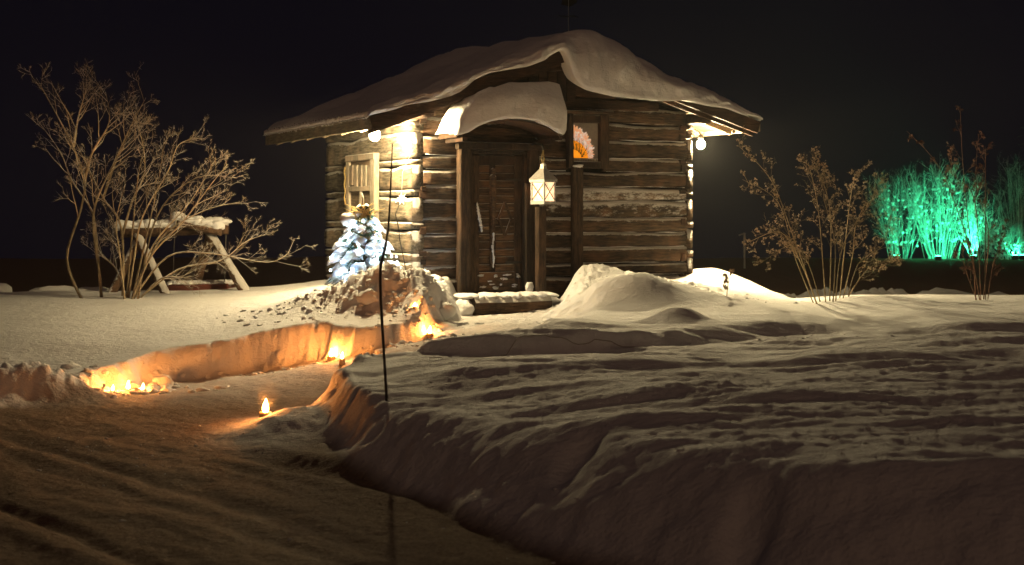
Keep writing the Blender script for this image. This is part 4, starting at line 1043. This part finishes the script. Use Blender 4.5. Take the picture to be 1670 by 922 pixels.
stalks('dry_shrub', 'dry spreading shrub full of curled seed heads in front of the green bushes',
       [[(1335,492),(1294,387),(1257,293),(1203,237)], [(1347,492),(1335,346),(1318,264)], [(1353,492),(1353,338),(1322,259)], [(1368,492),(1384,346),(1395,280)],
        [(1335,492),(1306,429),(1273,379),(1219,396)], [(1376,488),(1417,437),(1467,424)], [(1330,488),(1298,424),(1269,330),(1211,293)], [(1362,492),(1375,400),(1420,330),(1428,300)],
        [(1358,492),(1362,400),(1345,330),(1340,290)], [(1380,490),(1400,430),(1440,400),(1450,350)], [(1340,492),(1318,430),(1290,400),(1240,430)], [(1372,490),(1390,420),(1395,370),(1412,330)]],
       Y_R, M['stalk'], M['seed'], 41, .0075, 16, .28, .13, .021, depth=2)
stalks('dry_shrub', 'tall thin reddish dry shrub standing before the green bushes, its side stalk reaching left',
       [[(1599,482),(1582,387),(1570,264),(1566,173)], [(1607,482),(1607,305),(1607,239)], [(1592,480),(1585,420),(1560,340),(1529,268),(1479,214)], [(1603,482),(1612,380),(1592,300),(1596,220)],
        [(1610,482),(1620,430),(1640,380)], [(1596,480),(1575,440),(1570,400)], [(1600,480),(1590,330),(1560,290),(1545,250)]],
       Y_R+.3, M['bark_dark'], M['bark_dark'], 42, .007, 7, .22, .16, .024, depth=2)
stalks('dry_weed', 'tiny dry weed poking from the drift beside the cabin corner',
       [[(1184,476),(1188,460),(1191,444)], [(1185,476),(1186,462),(1184,452)]], 15.6, M['stalk'], M['seed'], 43, .004, 2, .06, .8, .03, 'weed', group=None)

# ------------------------------------------------------------------ log swing behind the shrubs
YSW = 18.6
sb = W3(290, 480, YSW); sb.z = hz(sb.x, sb.y)
swing = thing('log_swing', sb, 'rustic log garden swing frame with snow on its beam', 'swing')
def log_between(a, b, r, name, par, mat=M['swing'], seed=0, snow=False):
    m = MB(); a = Vector(a); b = Vector(b); n = 8
    tube(m, [a.lerp(b, k/n) for k in range(n+1)], [r*(1+.12*n1(k*.8, seed)) for k in range(n+1)], 10); o = m.build(name, mat, par, world=True, smooth=True)
    if snow:
        m = MB()
        for k in range(int((b-a).length/.09)+1):
            p = a.lerp(b, min(1, k*.09/(b-a).length)); blob(m, p+Vector((0,0,r*.9+.01)), (.10, r*1.15, .055+.02*math.sin(k*1.9+seed)), k+seed, .22, 2)
        m.build('snow', M['snow'], o, world=True, smooth=True)
    return o
log_between(W3(198,378,YSW), W3(372,372,YSW), .085, 'beam', swing, seed=1, snow=True)
log_between(W3(290,362,YSW-.1), W3(362,378,YSW-.15), .06, 'cross_log', swing, seed=2, snow=True)
log_between(W3(339,378,YSW), W3(410,492,YSW-.6), .065, 'leg', swing, seed=3); log_between(W3(345,378,YSW), W3(318,470,YSW+.6), .06, 'leg', swing, seed=4)
log_between(W3(222,380,YSW), W3(276,492,YSW-.6), .06, 'leg', swing, seed=5); log_between(W3(226,392,YSW), W3(176,492,YSW-.3), .06, 'leg', swing, M['swing'], 6)
m = MB(); p0, p1 = W3(276,472,YSW-.1), W3(372,470,YSW-.1)
beam(m, p0, p1, .05, .11, side=(0,1,0), rnd=.3, segs=5, wob=.04); seat = m.build('seat', M['seat'], swing, world=True)
for k in range(3):
    m = MB(); beam(m, p0+Vector((0,.12+.13*k,0)), p1+Vector((0,.12+.13*k,0)), .11, .03, side=(0,1,0)); m.build('slat', M['seat'], seat, world=True)
m = MB()
for k in range(16): p = p0.lerp(p1, k/15); blob(m, p+Vector((0,.16,.07)), (.07,.17,.035), k, .25, 2)
m.build('snow', M['snow'], seat, world=True, smooth=True)
for u in (.06, .94):
    p = p0.lerp(p1, u); m = MB(); tube(m, [p, Vector((p.x, YSW, W3(0,378,YSW).z))], .006, 5); m.build('chain', M['iron'], swing, world=True)
# snow-covered humps at the far edge of the field
for px, py, rx_, lab in ((92, 474, .42, 'low snow hump behind the field edge, left of the trees'), (0, 470, .13, 'small rounded snow hump at the field edge by the left border'), (150, 476, .3, 'flat snow hump at the foot of the leftmost tree')):
    p = W3(px, 485, 18.9); p.z = W3(px, 482, 18.9).z; m = MB(); blob(m, p, (rx_, .3, W3(0, py-8, 18.9).z - p.z), px, .15, 3); setp(m.build('snow_hump', M['snow'], at=p, smooth=True), lab, 'snow hump')

# ------------------------------------------------------------------ far side: green-lit bushes
def far_bush(px0, px1, ptop, Y0, label, seed, n, clumps=True, cat='bush'):
    rg = random.Random(seed); b = W3((px0+px1)/2, 421, Y0); b.z = hz(b.x, b.y)
    t = thing('frosted_bush', b, label, cat, 'bushes lit green on the far rise')
    tw = MB(); cl = MB(); Wd = (px1-px0)*Y0/F_PX; Hh = (421-ptop)*Y0/F_PX; st = MB()
    for k in range(n):
        u = rg.uniform(-.17, .17); p = b + Vector((u*Wd, rg.uniform(-.5,.5), -.05)); e = u*2.9 + rg.uniform(-.10,.10)
        hgt = Hh*(1-.9*abs(e*.95)**2.2)*rg.uniform(.72, 1.0)
        tip = b + Vector((e*Wd*.95, rg.uniform(-.8,.8), max(.5, hgt))); mid = p.lerp(tip, .5)+Vector((rg.uniform(-.1,.1), 0, .12*Hh*.5))
        cp = path_pts([p, mid, tip], 4); tube(st, cp, [.014*(1-.75*i/(len(cp)-1)) for i in range(len(cp))], 5, False)
        for j in range(6):
            i = rg.randrange(2, len(cp)-1); q = cp[i]
            branch(tw, q, (tip-p).normalized()*1.1 + Vector((rg.gauss(0,.4), rg.gauss(0,.4), rg.gauss(.1,.2))), rg.uniform(.4,1.0), .008, 2, rg, .35, 3, .7)
            if clumps and rg.random() < .45 + .4*(u > 0): blob(cl, q+Vector((rg.gauss(0,.1), rg.gauss(0,.1), 0)), rg.uniform(.02,.065), k*9+j, .3, 1)
    st.build('stems', M['far_bark'], t, world=True, kind='stuff'); tw.build('twigs', M['far_bark'], t, world=True, kind='stuff')
    if clumps: cl.build('snow_clumps', M['snow'], t, world=True, kind='stuff')
    return b
bA = far_bush(1415, 1520, 285, 50, 'green-lit bare bush of long upright stems, nearest the cabin', 51, 30)
bB = far_bush(1470, 1600, 272, 50.6, 'brightest green-lit bush, dotted with snow, behind the tall reddish stalks', 52, 44)
far_bush(1560, 1625, 330, 49.6, 'low green bush at the right foot of the brightest one', 53, 16)
far_bush(1625, 1700, 265, 51, 'dim teal bush cut by the right border', 54, 30, False)
far_bush(1600, 1690, 385, 49.2, 'low dim green tangle along the rise by the right border', 55, 22)
# tall spruce at the right border, barely lit
sp_b = W3(1720, 421, 53); sp_b.z = hz(sp_b.x, sp_b.y)
spr = thing('spruce', sp_b, 'tall dark spruce faintly green at the right border', 'tree')
m = MB(); tube(m, [sp_b, sp_b+Vector((0,0,9))], [.16,.02], 8); m.build('trunk', M['bark_dark'], spr, world=True)
m = MB(); rg = random.Random(8)
for lv in range(26):
    t = lv/25; z = .6+t*8.2; Lr = 2.1*(1-t)+.15
    for k in range(13):
        a = 2*math.pi*(k+rg.random())/13; d = Vector((math.cos(a), math.sin(a), 0)); L = Lr*rg.uniform(.7,1.05); p0 = sp_b+Vector((0,0,z)); p1 = p0+d*L+Vector((0,0,-.22*L))
        tube(m, [p0, p1], [.02,.004], 3, False); perp = Vector((-d.y, d.x, 0))
        for s in range(10):
            c = p0.lerp(p1, .15+.85*s/9)
            for sg in (-1,1): m.add([c, c+d*.08, c+perp*sg*.22*(1.15-s/10)+d*.15+Vector((0,0,-.07*rg.random()))], [(0,1,2)])
m.build('boughs', M['needle'], spr, world=True, kind='stuff')
# green floodlights on the rise
def flood(px, Y, label, aim, energy, size=70):
    p = W3(px, 421, Y); p.z = hz(p.x, p.y)+.02; t = thing('floodlight', p, label, 'floodlight', 'green floodlights on the rise')
    m = MB(); beam(m, p+Vector((-.11,0,.06)), p+Vector((.11,0,.06)), .06, .16, side=(0,1,0)); m.build('housing', M['iron'], t, world=True)
    m = MB(); beam(m, p+Vector((-.09,-.0,.145)), p+Vector((.09,0,.145)), .05, .012, side=(0,1,0)); m.build('lens', M['green_lamp'], t, world=True)
    m = MB(); beam(m, p+Vector((0,0,-.14)), p+Vector((0,0,-.01)), .03, .03); m.build('stake', M['iron'], t, world=True)
    ld = bpy.data.lights.new('flood_beam', 'SPOT'); ld.energy = energy; ld.color = (.04, 1.0, .42); ld.spot_size = R(size*2); ld.spot_blend = .6; ld.shadow_soft_size = .06
    lo = bpy.data.objects.new('flood_beam', ld); COL.objects.link(lo); lo.parent = t; lo.location = (0, 0, .17)
    lo.rotation_euler = Vector(aim).to_track_quat('-Z', 'Y').to_euler()
flood(1462, 48.9, 'small green floodlight at the foot of the long-stemmed bush', (.15, .6, .8), 150)
flood(1530, 48.8, 'small green floodlight under the middle of the green bushes', (.1, .6, .8), 230)
flood(1588, 48.9, 'small green floodlight at the right end of the brightest bush', (-.5, .5, .65), 850)
flood(1655, 48.6, 'small green floodlight near the right border', (.2, .6, .7), 110)
flood(1668, 48.5, 'green floodlight at the right border whose beam reaches the cabin roof', (-16.5, -30.5, 3.5), 6500, 6)
# a slim marker post on the field beside the cabin
p = W3(1214, 427, 40); p.z = hz(p.x, p.y); m = MB(); tube(m, [p+Vector((0,0,-.1)), W3(1214, 380, 40)], .03, 6); tube(m, [W3(1205, 384, 40), W3(1214,381,40)], .02, 5)
setp(m.build('field_post', M['metal_pale'], at=p), 'slim post far out on the dark field between the cabin and the dry shrub', 'post')
